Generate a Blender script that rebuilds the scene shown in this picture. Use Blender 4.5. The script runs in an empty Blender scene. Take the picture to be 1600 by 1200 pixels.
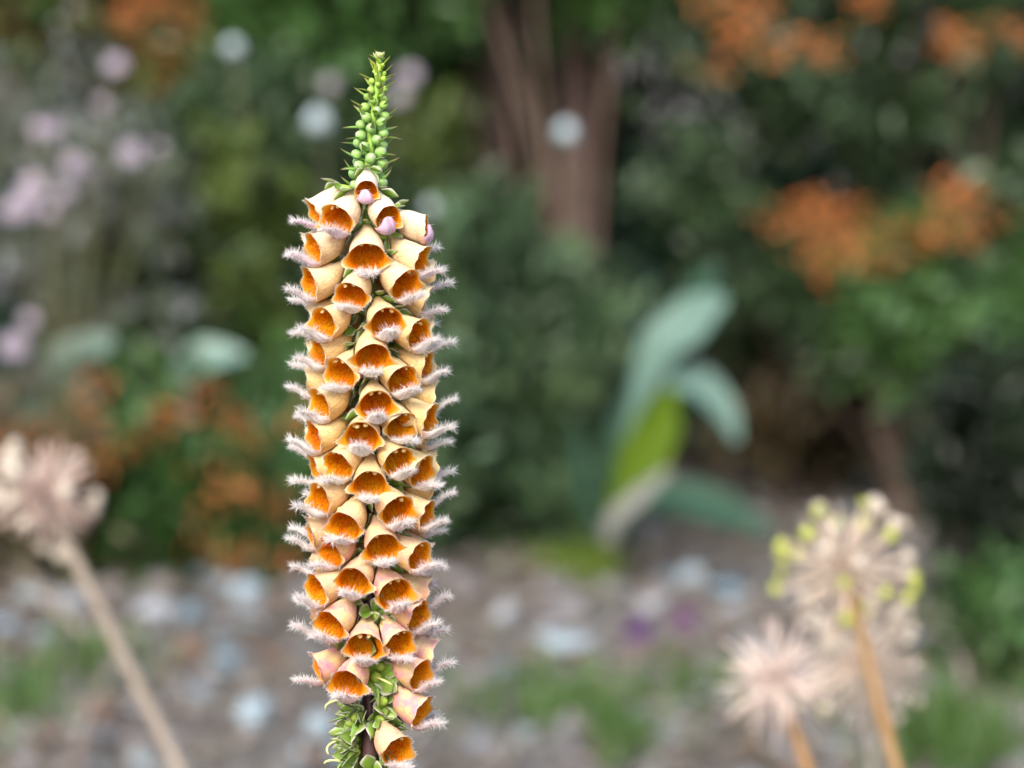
import bpy, math, random
import numpy as np
from mathutils import Vector, Matrix

# ---------------------------------------------------------------- camera, light
sc = bpy.context.scene
C = sc.collection
R = math.radians
PITCH = R(7.0)
FOCAL = 120.0
FPX = FOCAL / 36.0 * 1600.0            # focal length in photo pixels
CAMZ = 0.95
SPIKE_D = 1.23                         # view-axis distance of the flower spike
MM = 0.001
PX = SPIKE_D / FPX                     # metres per photo pixel at the spike

cam_d = bpy.data.cameras.new('camera')
cam_d.lens = FOCAL
cam_d.sensor_width = 36.0
cam_d.clip_start = 0.05
cam_d.clip_end = 500
cam_d.dof.use_dof = True
cam_d.dof.focus_distance = SPIKE_D - 0.012
cam_d.dof.aperture_fstop = 8.4
cam_d.dof.aperture_blades = 0
cam = bpy.data.objects.new('camera', cam_d)
cam.location = (0, 0, CAMZ)
cam.rotation_euler = (R(90) - PITCH, 0, 0)
C.objects.link(cam)
sc.camera = cam

SUN_EL, SUN_AZ = R(42), R(-160)        # azimuth from +Y, clockwise: behind and left of the camera
w = bpy.data.worlds.new('World')
sc.world = w
w.use_nodes = True
nt = w.node_tree
bg = nt.nodes['Background']
sky = nt.nodes.new('ShaderNodeTexSky')
sky.sky_type = 'NISHITA'
sky.sun_disc = False
sky.sun_elevation = SUN_EL
sky.sun_rotation = SUN_AZ
sky.air_density = 1.0
sky.dust_density = 4.0
sky.ozone_density = 1.0
nt.links.new(sky.outputs[0], bg.inputs[0])
bg.inputs[1].default_value = 0.15
sun_d = bpy.data.lights.new('sun', 'SUN')
sun_d.energy = 1.5
sun_d.angle = R(25)
sun_d.color = (1.0, 0.97, 0.92)
sun = bpy.data.objects.new('sun', sun_d)
sdir = Vector((math.sin(SUN_AZ) * math.cos(SUN_EL), math.cos(SUN_AZ) * math.cos(SUN_EL), math.sin(SUN_EL)))
sun.rotation_euler = (-sdir).to_track_quat('-Z', 'Y').to_euler()
sun.location = (-2, -3, 6)
C.objects.link(sun)

sc.view_settings.view_transform = 'Standard'
sc.view_settings.look = 'None'
sc.view_settings.exposure = 1.2
sc.view_settings.gamma = 1.0
sc.render.engine = 'CYCLES'
sc.cycles.use_denoising = True
sc.cycles.max_bounces = 5
sc.cycles.diffuse_bounces = 2
sc.cycles.glossy_bounces = 2
sc.cycles.transmission_bounces = 4
sc.cycles.caustics_reflective = False
sc.cycles.caustics_refractive = False
sc.cycles.sample_clamp_indirect = 4.0

rng = np.random.default_rng(7)
random.seed(7)

# ---------------------------------------------------------------- helpers
FWD = Vector((0, math.cos(PITCH), -math.sin(PITCH)))
UP = Vector((0, math.sin(PITCH), math.cos(PITCH)))
CAM = Vector((0, 0, CAMZ))


def ray(px, py):
    return Vector((1, 0, 0)) * ((px - 800) / FPX) + UP * (-(py - 600) / FPX) + FWD


def at(px, py, y):
    """point seen at a photo pixel, at ground distance y"""
    r = ray(px, py)
    return CAM + r * (y / r.y)


def on_ground(px, py):
    r = ray(px, py)
    return CAM + r * (-CAMZ / r.z)


def tag(o, label=None, cat=None, group=None, kind=None):
    if label: o['label'] = label
    if cat: o['category'] = cat
    if group: o['group'] = group
    if kind: o['kind'] = kind
    return o


def fast_mesh(name, verts, faces, mat=None, uv=None, smooth=True, mat_idx=None):
    """verts Nx3, faces MxK (one K); uv is per vertex"""
    me = bpy.data.meshes.new(name)
    v = np.asarray(verts, dtype=np.float32)
    f = np.asarray(faces, dtype=np.int32)
    m, k = f.shape
    me.vertices.add(len(v))
    me.vertices.foreach_set('co', v.ravel())
    me.loops.add(m * k)
    me.loops.foreach_set('vertex_index', f.ravel())
    me.polygons.add(m)
    me.polygons.foreach_set('loop_start', np.arange(0, m * k, k, dtype=np.int32))
    me.polygons.foreach_set('use_smooth', np.full(m, smooth))
    if uv is not None:
        l = me.uv_layers.new(name='UVMap')
        l.data.foreach_set('uv', np.asarray(uv, dtype=np.float32)[f.ravel()].ravel())
    me.update(calc_edges=True)
    for mm in (mat if isinstance(mat, (list, tuple)) else [mat]):
        if mm: me.materials.append(mm)
    return me


def obj(name, me, parent=None, mw=None, color=None):
    o = bpy.data.objects.new(name, me)
    C.objects.link(o)
    if parent: o.parent = parent
    if mw is not None: o.matrix_basis = mw
    if color: o.color = color
    return o


def empty(name, loc):
    o = bpy.data.objects.new(name, None)
    o.empty_display_size = 0.02
    C.objects.link(o)
    o.location = loc
    return o


def grid_faces(nr, nc, wrap=False):
    a = []
    for i in range(nr - 1):
        for j in range(nc if wrap else nc - 1):
            j2 = (j + 1) % nc
            a.append((i * nc + j, i * nc + j2, (i + 1) * nc + j2, (i + 1) * nc + j))
    return a


def tube_arrays(pts, rad, n=8):
    """tapered tube along points -> verts, faces(quads), uv"""
    pts = [Vector(p) for p in pts]
    V, U = [], []
    t0 = (pts[1] - pts[0]).normalized()
    side = t0.orthogonal().normalized()
    for i, p in enumerate(pts):
        t = (pts[min(i + 1, len(pts) - 1)] - pts[max(i - 1, 0)]).normalized()
        side = (side - t * side.dot(t)).normalized()
        b = t.cross(side)
        for k in range(n):
            a = 2 * math.pi * k / n
            V.append(p + (side * math.cos(a) + b * math.sin(a)) * rad[i])
            U.append((k / n, i / (len(pts) - 1)))
    F = grid_faces(len(pts), n, True)
    c = len(V)
    V.append(pts[-1] + (pts[-1] - pts[-2]).normalized() * rad[-1] * 0.6)
    U.append((0, 1))
    for k in range(n):
        a, b2 = (len(pts) - 1) * n + k, (len(pts) - 1) * n + (k + 1) % n
        F.append((a, b2, c, c))
    F = [f if f[2] != f[3] else (f[0], f[1], f[2], f[0]) for f in F]
    return V, F, U


def tube_mesh(name, pts, rad, mat, n=8):
    V, F, U = tube_arrays(pts, rad, n)
    me = bpy.data.meshes.new(name)
    me.from_pydata([tuple(v) for v in V], [], [f if f[0] != f[3] else f[:3] for f in F])
    l = me.uv_layers.new(name='UVMap')
    for p in me.polygons:
        p.use_smooth = True
        for li in p.loop_indices:
            l.data[li].uv = U[me.loops[li].vertex_index]
    me.materials.append(mat)
    return me


ICO = None
def ico(sub=1):
    import bmesh
    bm = bmesh.new()
    bmesh.ops.create_icosphere(bm, subdivisions=sub, radius=1)
    v = np.array([x.co[:] for x in bm.verts]); f = np.array([[q.index for q in x.verts] for x in bm.faces])
    bm.free()
    return v, f


# ---------------------------------------------------------------- materials
class N:
    """tiny node-graph writer"""
    def __init__(s, name):
        s.m = bpy.data.materials.new(name)
        s.m.use_nodes = True
        s.t = s.m.node_tree
        s.t.nodes.clear()
        s.out = s.t.nodes.new('ShaderNodeOutputMaterial')

    def n(s, kind, **kw):
        x = s.t.nodes.new('ShaderNode' + kind)
        for k, v in kw.items(): setattr(x, k, v)
        return x

    def set(s, sock, v):
        if isinstance(v, bpy.types.NodeSocket): s.t.links.new(v, sock)
        elif isinstance(v, (tuple, list)) and len(v) == 3 and sock.type == 'RGBA': sock.default_value = (*v, 1)
        else: sock.default_value = v

    def math(s, op, a, b=0.0, c=0.0, clamp=False):
        x = s.n('Math', operation=op); x.use_clamp = clamp
        s.set(x.inputs[0], a); s.set(x.inputs[1], b)
        if len(x.inputs) > 2: s.set(x.inputs[2], c)
        return x.outputs[0]

    def mix(s, f, a, b, blend='MIX'):
        x = s.n('Mix', data_type='RGBA', blend_type=blend)
        s.set(x.inputs[0], f); s.set(x.inputs[6], a); s.set(x.inputs[7], b)
        return x.outputs[2]

    def step(s, v, lo, hi):
        x = s.n('MapRange'); x.interpolation_type = 'SMOOTHSTEP'
        s.set(x.inputs[0], v); s.set(x.inputs[1], lo); s.set(x.inputs[2], hi)
        return x.outputs[0]

    def uv(s):
        x = s.n('SeparateXYZ'); s.t.links.new(s.n('TexCoord').outputs['UV'], x.inputs[0])
        return x.outputs[0], x.outputs[1]

    def comb(s, x, y, z=0.0):
        c = s.n('CombineXYZ'); s.set(c.inputs[0], x); s.set(c.inputs[1], y); s.set(c.inputs[2], z)
        return c.outputs[0]

    def noise(s, vec, scale, detail=2.0, rough=0.5):
        x = s.n('TexNoise'); x.inputs['Scale'].default_value = scale
        x.inputs['Detail'].default_value = detail; x.inputs['Roughness'].default_value = rough
        if vec is not None: s.t.links.new(vec, x.inputs['Vector'])
        return x.outputs[0]

    def objcol(s):
        x = s.n('SeparateColor'); oi = s.n('ObjectInfo')
        s.t.links.new(oi.outputs['Color'], x.inputs[0])
        return x.outputs[0], x.outputs[1], x.outputs[2], oi.outputs['Random']

    def petal(s, col, trans=0.3, rough=0.6, spec=0.25, bump=None, tcol=None, sheen=0.0):
        p = s.n('BsdfPrincipled')
        s.set(p.inputs['Base Color'], col); p.inputs['Roughness'].default_value = rough
        p.inputs['Specular IOR Level'].default_value = spec
        if sheen:
            p.inputs['Sheen Weight'].default_value = sheen
            p.inputs['Sheen Roughness'].default_value = 0.5
        if bump is not None:
            b = s.n('Bump'); b.inputs['Strength'].default_value = bump[1]; b.inputs['Distance'].default_value = bump[2]
            s.t.links.new(bump[0], b.inputs['Height']); s.t.links.new(b.outputs[0], p.inputs['Normal'])
        if trans > 0:
            tr = s.n('BsdfTranslucent'); s.set(tr.inputs[0], tcol if tcol is not None else col)
            mx = s.n('MixShader'); mx.inputs[0].default_value = trans
            s.t.links.new(p.outputs[0], mx.inputs[1]); s.t.links.new(tr.outputs[0], mx.inputs[2])
            s.t.links.new(mx.outputs[0], s.out.inputs[0])
        else:
            s.t.links.new(p.outputs[0], s.out.inputs[0])
        return s.m


def m_tube():
    g = N('corolla_outside')
    u, v = g.uv()
    age, pink, tint, rnd = g.objcol()
    belly = g.math('MULTIPLY_ADD', g.math('COSINE', g.math('MULTIPLY', u, 2 * math.pi)), -0.5, 0.5)
    pale = g.mix(age, (0.84, 0.79, 0.63), (0.83, 0.70, 0.37))
    gold = g.mix(age, (0.80, 0.65, 0.40), (0.80, 0.52, 0.15))
    k = g.math('ADD', g.math('MULTIPLY', g.step(belly, 0.08, 0.75), 0.75), g.math('MULTIPLY', g.step(v, 0.55, 0.0), 0.45), clamp=True)
    col = g.mix(k, pale, gold)
    vec = g.comb(g.math('MULTIPLY', u, 60), g.math('MULTIPLY', v, 3.2), g.math('MULTIPLY', rnd, 30))
    st = g.noise(vec, 1.0, 3.0, 0.6)
    col = g.mix(g.math('MULTIPLY', g.step(st, 0.5, 0.75), 0.30), col, (0.66, 0.38, 0.16))
    vv = g.n('TexVoronoi', feature='DISTANCE_TO_EDGE'); vv.inputs['Scale'].default_value = 1.0
    g.t.links.new(g.comb(g.math('MULTIPLY', u, 26), g.math('MULTIPLY', v, 3.5), g.math('MULTIPLY', rnd, 9)), vv.inputs['Vector'])
    ve = g.step(vv.outputs[0], 0.09, 0.0)
    col = g.mix(g.math('MULTIPLY', g.math('MULTIPLY', ve, 0.45), g.math('ADD', g.step(belly, 0.10, 0.5), 0.18, clamp=True)), col, (0.50, 0.20, 0.12))
    bl = g.noise(g.comb(g.math('MULTIPLY', u, 5), g.math('MULTIPLY', v, 2), g.math('MULTIPLY', rnd, 50)), 1.3, 3.0, 0.6)
    col = g.mix(g.math('MULTIPLY', g.step(bl, 0.36, 0.62), pink), col, (0.72, 0.33, 0.36))
    col = g.mix(g.math('MULTIPLY', g.step(bl, 0.62, 0.74), g.math('MULTIPLY', pink, 0.8)), col, (0.45, 0.13, 0.28))
    col = g.mix(g.math('MULTIPLY', g.step(v, 0.90, 0.99), 0.8), col, g.mix(pink, (0.87, 0.76, 0.52), (0.80, 0.56, 0.55)))
    return g.petal(col, 0.32, 0.62, 0.2, (st, 0.5, 0.0005), sheen=0.10)


def m_throat():
    g = N('corolla_throat')
    u, v = g.uv()
    age, pink, tint, rnd = g.objcol()
    nz = g.noise(g.comb(g.math('MULTIPLY', u, 9), g.math('MULTIPLY', v, 3), g.math('MULTIPLY', rnd, 40)), 1.0, 2.0)
    col = g.mix(g.step(nz, 0.35, 0.65), (0.95, 0.34, 0.003), (0.95, 0.50, 0.01))
    col = g.mix(g.math('MULTIPLY', tint, 0.35), col, (0.85, 0.17, 0.004))
    nv = g.n('TexNoise'); nv.inputs['Scale'].default_value = 2.2; nv.inputs['Detail'].default_value = 2
    vec = g.comb(g.math('MULTIPLY', u, 27), g.math('MULTIPLY', v, 6.5), g.math('MULTIPLY', rnd, 20))
    g.t.links.new(vec, nv.inputs['Vector'])
    mx = g.n('VectorMath', operation='MULTIPLY_ADD')
    g.t.links.new(nv.outputs[1], mx.inputs[0]); mx.inputs[1].default_value = (0.55, 0.55, 0.3); g.t.links.new(vec, mx.inputs[2])
    vo = g.n('TexVoronoi', feature='DISTANCE_TO_EDGE'); vo.inputs['Scale'].default_value = 1.0
    g.t.links.new(mx.outputs[0], vo.inputs['Vector'])
    ve = g.math('MULTIPLY', g.step(vo.outputs[0], 0.085, 0.0), g.step(v, 0.93, 0.80))
    col = g.mix(g.math('MULTIPLY', ve, 0.70), col, (0.50, 0.06, 0.003))
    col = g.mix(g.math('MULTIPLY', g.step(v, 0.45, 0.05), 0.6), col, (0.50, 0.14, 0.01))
    col = g.mix(g.step(v, 0.90, 0.955), col, (0.88, 0.55, 0.12))
    col = g.mix(g.step(v, 0.95, 0.995), col, g.mix(pink, (0.88, 0.78, 0.55), (0.80, 0.58, 0.56)))
    return g.petal(col, 0.58, 0.5, 0.2, (ve, -0.3, 0.0004))


def m_lip():
    g = N('lower_lip')
    u, v = g.uv()
    age, pink, tint, rnd = g.objcol()
    col = g.mix(age, (0.72, 0.52, 0.66), (0.92, 0.86, 0.80))
    col = g.mix(g.math('MULTIPLY', pink, 0.6), col, (0.75, 0.42, 0.45))
    wv = g.noise(g.comb(g.math('MULTIPLY', u, 15), g.math('MULTIPLY', v, 1.6), g.math('MULTIPLY', rnd, 30)), 1.0, 2.0)
    col = g.mix(g.math('MULTIPLY', g.step(wv, 0.53, 0.63), 0.5), col, (0.48, 0.20, 0.36))
    col = g.mix(g.math('MULTIPLY', g.step(v, 0.30, 0.05), 0.55), col, (0.86, 0.42, 0.10))
    return g.petal(col, 0.30, 0.6, 0.2)


def m_plain(name, col, rough=0.6, trans=0.0, spec=0.3, var=None, scale=300.0, sheen=0.0, amount=1.0):
    g = N(name)
    c = col
    if var:
        tc = g.n('TexCoord')
        nz = g.noise(tc.outputs['Object'], scale, 3.0, 0.6)
        c = g.mix(g.math('MULTIPLY', g.step(nz, 0.35, 0.68), amount), col, var)
    return g.petal(c, trans, rough, spec, sheen=sheen)


def m_sepal():
    g = N('sepal')
    u, v = g.uv()
    age, pink, tint, rnd = g.objcol()
    e = g.math('ABSOLUTE', g.math('MULTIPLY_ADD', u, 2.0, -1.0))
    col = g.mix(rnd, (0.17, 0.32, 0.035), (0.30, 0.45, 0.07))
    st = g.noise(g.comb(g.math('MULTIPLY', u, 22), g.math('MULTIPLY', v, 2.0), rnd), 1.0, 2.0)
    col = g.mix(g.math('MULTIPLY', g.step(st, 0.45, 0.7), 0.3), col, (0.32, 0.46, 0.16))
    col = g.mix(g.step(e, 0.62, 0.95), col, (0.62, 0.62, 0.50))
    tip = g.math('MULTIPLY', g.step(v, 0.72, 1.0), g.math('MULTIPLY_ADD', rnd, 0.7, 0.1))
    col = g.mix(tip, col, (0.36, 0.20, 0.30))
    return g.petal(col, 0.25, 0.45, 0.35)


def m_bud():
    g = N('bud')
    u, v = g.uv()
    age, pink, tint, rnd = g.objcol()
    col = g.mix(age, (0.34, 0.52, 0.05), (0.25, 0.44, 0.11))
    col = g.mix(g.math('MULTIPLY', g.step(v, 0.72, 1.0), g.math('MULTIPLY', age, 0.8)), col, (0.42, 0.36, 0.40))
    fr = g.math('ABSOLUTE', g.math('MULTIPLY_ADD', g.math('FRACT', g.math('MULTIPLY', u, 5.0)), 2.0, -1.0))
    col = g.mix(g.math('MULTIPLY', g.step(fr, 0.86, 0.98), 0.55), col, (0.48, 0.52, 0.42))
    return g.petal(col, 0.1, 0.40, 0.4)


def m_bract():
    g = N('bract')
    u, v = g.uv()
    age, pink, tint, rnd = g.objcol()
    col = g.mix(age, (0.36, 0.48, 0.05), (0.24, 0.42, 0.09))
    col = g.mix(g.math('MULTIPLY', g.step(v, 0.62, 1.0), 0.75), col, (0.34, 0.15, 0.16))
    return g.petal(col, 0.25, 0.5, 0.3)


def m_stem():
    g = N('flower_stem')
    u, v = g.uv()
    nz = g.noise(g.comb(g.math('MULTIPLY', u, 14), g.math('MULTIPLY', v, 60)), 1.0, 3.0)
    dark = g.mix(g.step(nz, 0.4, 0.7), (0.055, 0.022, 0.026), (0.095, 0.045, 0.045))
    col = g.mix(g.step(v, 0.55, 0.70), dark, (0.24, 0.40, 0.05))
    return g.petal(col, 0.0, 0.42, 0.4)


def m_leaf(name, cols, spec=0.32, rough=0.42, trans=0.18, scale=3.0, seed=0.0):
    """foliage: random per leaf, with clumps of different green through the crown"""
    g = N(name)
    geo = g.n('NewGeometry'); tc = g.n('TexCoord')
    r = geo.outputs['Random Per Island']
    mp = g.n('VectorMath', operation='ADD'); g.t.links.new(tc.outputs['Object'], mp.inputs[0]); mp.inputs[1].default_value = (seed, seed * 2, seed)
    nz = g.noise(mp.outputs[0], scale, 2.0, 0.5)
    f = g.math('ADD', g.math('MULTIPLY', r, 0.34), g.math('MULTIPLY', g.step(nz, 0.36, 0.64), 0.68), clamp=True)
    ramp = g.n('ValToRGB')
    el = ramp.color_ramp.elements
    while len(el) < len(cols): el.new(0.5)
    for i, c in enumerate(cols):
        el[i].position = i / (len(cols) - 1); el[i].color = (c[0] * 0.74, c[1] * 0.86, c[2] * 0.82, 1)
    g.t.links.new(f, ramp.inputs[0])
    return g.petal(ramp.outputs[0], trans, rough, spec)


def m_ground():
    g = N('soil_and_gravel')
    tc = g.n('TexCoord'); p = tc.outputs['Object']
    n1 = g.noise(p, 2.2, 4.0, 0.6); n2 = g.noise(p, 14.0, 3.0, 0.6)
    vo = g.n('TexVoronoi'); vo.inputs['Scale'].default_value = 45; g.t.links.new(p, vo.inputs['Vector'])
    sep = g.n('SeparateColor'); g.t.links.new(vo.outputs[1], sep.inputs[0])
    col = g.mix(g.step(n1, 0.38, 0.62), (0.09, 0.07, 0.052), (0.145, 0.138, 0.13))
    col = g.mix(g.math('MULTIPLY', sep.outputs[0], 0.5), col, (0.19, 0.185, 0.18))
    col = g.mix(g.math('MULTIPLY', g.step(n2, 0.52, 0.72), 0.7), col, (0.10, 0.075, 0.055))
    return g.petal(col, 0.0, 0.95, 0.1, (vo.outputs[0], 0.6, 0.01))


def m_stone(name, a, b):
    g = N(name)
    tc = g.n('TexCoord'); oi = g.n('ObjectInfo')
    n1 = g.noise(tc.outputs['Object'], 60.0, 4.0, 0.65)
    a, b = tuple(0.82 * q for q in a), tuple(0.82 * q for q in b)
    col = g.mix(g.step(n1, 0.35, 0.7), a, b)
    return g.petal(col, 0.0, 0.8, 0.25, (n1, 0.4, 0.002))


def m_gravel():
    g = N('gravel')
    geo = g.n('NewGeometry')
    ramp = g.n('ValToRGB'); el = ramp.color_ramp.elements
    cols = [(0.08, 0.06, 0.05), (0.18, 0.165, 0.16), (0.24, 0.225, 0.22), (0.16, 0.11, 0.08), (0.28, 0.295, 0.32), (0.18, 0.17, 0.175)]
    while len(el) < len(cols): el.new(0.5)
    for i, c in enumerate(cols): el[i].position = i / (len(cols) - 1); el[i].color = (*(0.78 * q for q in c), 1)
    g.t.links.new(geo.outputs['Random Per Island'], ramp.inputs[0])
    return g.petal(ramp.outputs[0], 0.0, 0.85, 0.2)


MT = dict(tube=m_tube(), throat=m_throat(), lip=m_lip(), sepal=m_sepal(), bud=m_bud(), bract=m_bract(), stem=m_stem())
MT['hair'] = m_plain('lip_hair', (0.96, 0.94, 0.93), 0.5, 0.55, 0.3)
MT['anther'] = m_plain('anther', (0.86, 0.70, 0.30), 0.6, 0.1, 0.2)
MT['capsule'] = m_plain('green_capsule', (0.30, 0.42, 0.06), 0.45, 0.1, 0.3)
MT['style'] = m_plain('style', (0.72, 0.74, 0.30), 0.5, 0.2, 0.3)
MT['straw'] = m_plain('straw', (0.60, 0.47, 0.36), 0.6, 0.15, 0.3, (0.68, 0.57, 0.48), 40)
MT['straw_pink'] = m_plain('pinkish_straw', (0.52, 0.37, 0.31), 0.6, 0.2, 0.3, (0.62, 0.50, 0.44), 40)
MT['stalk_tan'] = m_plain('tan_stalk', (0.30, 0.165, 0.065), 0.6, 0.0, 0.2, (0.36, 0.25, 0.14), 12)
MT['stalk_grey'] = m_plain('grey_straw_stalk', (0.25, 0.21, 0.17), 0.6, 0.0, 0.2, (0.33, 0.29, 0.25), 12)
MT['seed_lime'] = m_plain('lime_seed_capsule', (0.40, 0.45, 0.08), 0.5, 0.15, 0.3)
MT['seed_pale'] = m_plain('pale_seed_capsule', (0.52, 0.46, 0.38), 0.6, 0.15, 0.3)
MT['bark'] = m_plain('bark', (0.10, 0.07, 0.05), 0.9, 0.0, 0.1, (0.16, 0.12, 0.10), 30)
MT['bark_pink'] = m_plain('pinkish_bark', (0.17, 0.115, 0.105), 0.9, 0.0, 0.1, (0.27, 0.19, 0.175), 25)
MT['berry'] = m_plain('orange_berry', (0.54, 0.15, 0.04), 0.35, 0.0, 0.5, (0.55, 0.20, 0.04), 25)
MT['berry_rust'] = m_plain('rust_berry', (0.40, 0.11, 0.025), 0.45, 0.0, 0.4, (0.36, 0.16, 0.05), 25)

# ================================================================= SETTING
# ground: one sheet out to the horizon
gn = 60
gx = np.concatenate([np.linspace(-120, -3, 12)[:-1], np.linspace(-3, 3, gn), np.linspace(3, 120, 12)[1:]])
gy = np.concatenate([np.linspace(-60, 0, 6)[:-1], np.linspace(0, 9, 90), np.linspace(9, 240, 16)[1:]])
XX, YY = np.meshgrid(gx, gy)
near = np.exp(-((XX / 3.2) ** 4)) * (YY > 2) * (YY < 8.5)
ZZ = near * (0.012 * np.sin(3.1 * XX + 1.3 * YY) + 0.010 * np.sin(7.3 * XX - 4.1 * YY + 1) - 0.02)
ground = obj('ground', fast_mesh('ground', np.stack([XX.ravel(), YY.ravel(), ZZ.ravel()], 1), grid_faces(len(gy), len(gx)), m_ground()))
tag(ground, kind='structure')


# ================================================================= FOXGLOVE
def corolla(seed, open_=1.0, age=1.0):
    """one bell: meshes for the outer tube, the throat, the lower lip and its hairs (millimetres -> metres)"""
    r = random.Random(seed)
    n = 56
    ph = [r.uniform(0, 6.28) for _ in range(6)]
    prof = [(0, 1.7), (0.08, 2.3), (0.18, 2.9), (0.30, 3.9), (0.45, 5.05), (0.60, 5.65), (0.75, 5.85), (0.88, 5.85), (1.0, 5.95)]
    L = 14.2 * r.uniform(0.96, 1.05)
    width = r.uniform(0.95, 1.06)
    tt = [0, 0.04, 0.08, 0.13, 0.19, 0.26, 0.34, 0.43, 0.53, 0.63, 0.73, 0.82, 0.90, 0.96, 1.0]
    NE = 5

    def rad(t):
        for (a, ra), (b, rb) in zip(prof, prof[1:]):
            if t <= b:
                k = (t - a) / (b - a); k = k * k * (3 - 2 * k) * 0.5 + k * 0.5
                return ra + (rb - ra) * k
        return prof[-1][1]

    def bump(x, c, s):
        return math.exp(-((x - c) / s) ** 2)

    def ring(shrink, with_ext):
        rows = []
        for t in tt:
            row = []
            for j in range(n):
                th = 2 * math.pi * j / n
                a = abs((th + math.pi) % (2 * math.pi) - math.pi)
                rr = rad(t) - shrink * min(1, t * 6)
                rr *= 1 + t * t * (0.025 * math.sin(2 * th + ph[0]) + 0.02 * math.sin(3 * th + ph[1]))
                rr *= 1 - (1 - open_) * 0.22 * max(0, t - 0.5) * 2
                # shallow creases between the fused petals
                rr *= 1 - 0.045 * max(0.0, (t - 0.35)) * (bump(a, 0.0, 0.18) + bump(a, 2.35, 0.22))
                # mouth is cut obliquely: short hood, long floor
                x = L * t + (-2.6 + 4.6 * (0.5 - 0.5 * math.cos(th))) * t * t
                zc = -1.5 * math.sin(math.pi * min(1, t)) * 0.8 - 0.4 * t
                y = rr * width * math.sin(th)
                z = rr * 0.95 * math.cos(th) + zc
                row.append((x, y, z))
            rows.append(row)
        if with_ext:
            base = rows[-1]
            cur = list(base)
            for e in range(1, NE + 1):
                row = []
                for j in range(n):
                    th = 2 * math.pi * j / n
                    a = abs((th + math.pi) % (2 * math.pi) - math.pi)
                    sgn = 1 if th < math.pi else -1
                    lobe = bump(a, 1.62, 0.34)
                    ext = 1.5 * bump(a, 0, 0.95) * open_ + (2.3 + 0.6 * math.sin(ph[2 + (sgn > 0)])) * lobe * (0.35 + 0.65 * open_) + 0.55
                    ext *= 1 + 0.22 * math.sin(6 * th + ph[4]) + 0.10 * math.sin(11 * th + ph[5])
                    if a > 2.42: ext *= max(0.12, 1 - (a - 2.42) / 0.25)
                    fl = (R(48) * bump(a, 0, 1.0) + R(74 + 12 * math.sin(ph[3] + sgn)) * lobe) * (e / NE) ** 0.7 * (0.25 + 0.75 * open_) + R(8)
                    d = ext / NE
                    px_, py_, pz_ = cur[j]
                    row.append((px_ + d * math.cos(fl), py_ + d * math.sin(fl) * math.sin(th), pz_ + d * math.sin(fl) * math.cos(th)))
                rows.append(row); cur = row
        return rows

    outer = ring(0.0, True)
    inner = ring(0.45, True)
    # inner shell meets the outer one at the rim
    nr = len(outer)
    for q in range(NE + 1):
        k = q / NE
        i = len(tt) - 1 + q
        inner[i] = [tuple(np.array(a) * (1 - k) + np.array(b) * k) for a, b in zip(inner[i], outer[i])]
    vs = [0.86 * t for t in tt] + [0.86 + 0.14 * (e / NE) for e in range(1, NE + 1)]

    def mk(name, rows, mat, flip, start=0):
        V, U, F = [], [], []
        nc = n + 1
        for i in range(start, nr):
            for j in range(nc):
                V.append(rows[i][j % n]); U.append((j / n, vs[i]))
        for i in range(nr - start - 1):
            for j in range(n):
                q = (i * nc + j, i * nc + j + 1, (i + 1) * nc + j + 1, (i + 1) * nc + j)
                F.append(q[::-1] if flip else q)
        return fast_mesh(name, np.array(V) * MM, F, mat, U)

    tube = mk('tube', outer, MT['tube'], True)
    throat = mk('throat', inner, MT['throat'], False, 2)

    # lower lip: a hairy, up-curved tongue
    nu, nv = 13, 15
    x0, z0 = L + 2.0 - 0.7, -0.4 - 5.95 * 0.95
    lipL = 12.2 * r.uniform(0.92, 1.08)
    if open_ <= 0.8: lipL *= 0.80
    cx, cz = x0, z0
    V, U = [], []
    step = lipL / (nv - 1)
    half = 4.1 * r.uniform(0.94, 1.06)
    up_end = R(64 + r.uniform(-9, 9)) if open_ > 0.8 else R(132)
    tw = r.uniform(-0.25, 0.25)
    P = []
    for i in range(nv):
        v = i / (nv - 1)
        if open_ > 0.8:
            ang = R(2) + up_end * min(1, v / 0.45) ** 1.1 - R(34) * max(0, (v - 0.6) / 0.4) ** 1.5
        else:
            ang = R(6) + up_end * min(1, v / 0.75)
        if i: cx += step * math.cos(ang); cz += step * math.sin(ang)
        wv = half * (1 - 0.30 * min(1, v / 0.6)) * math.sqrt(max(0.012, 1 - max(0, (v - 0.45) / 0.555) ** 2.2))
        if open_ <= 0.8: wv *= 1.18
        dep = 1.7 * (1 - v) + 0.5
        nx, nz_ = -math.sin(ang), math.cos(ang)
        for j in range(nu):
            u = -1 + 2 * j / (nu - 1)
            ruf = 0.28 * math.sin(5 * u + 6 * v + ph[0]) * v
            lift = dep * u * u + ruf
            p = (cx + nx * lift, u * wv + tw * v * v * 4, cz + nz_ * lift)
            P.append(p); V.append(p); U.append((0.5 + u / 2, v))
    F = grid_faces(nv, nu)
    Vn = np.array(V); 
    # underside, 0.35 mm below, closing the edge
    nrm = np.zeros_like(Vn)
    G = Vn.reshape(nv, nu, 3)
    du = np.gradient(G, axis=1); dv = np.gradient(G, axis=0)
    nr_ = np.cross(dv, du); nr_ /= np.linalg.norm(nr_, axis=2, keepdims=True) + 1e-9
    if nr_[3, nu // 2, 2] < 0: nr_ = -nr_
    th_ = 0.35 * np.ones((nv, nu, 1)); th_[:, 0] = 0.05; th_[:, -1] = 0.05; th_[-1] = 0.05
    under = (G - nr_ * th_).reshape(-1, 3)
    F2 = [tuple(x + nv * nu for x in f[::-1]) for f in F]
    lip = fast_mesh('lower_lip', np.vstack([Vn, under]) * MM, F + F2, MT['lip'], U + U)

    # hairs
    HV, HF = [], []
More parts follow.
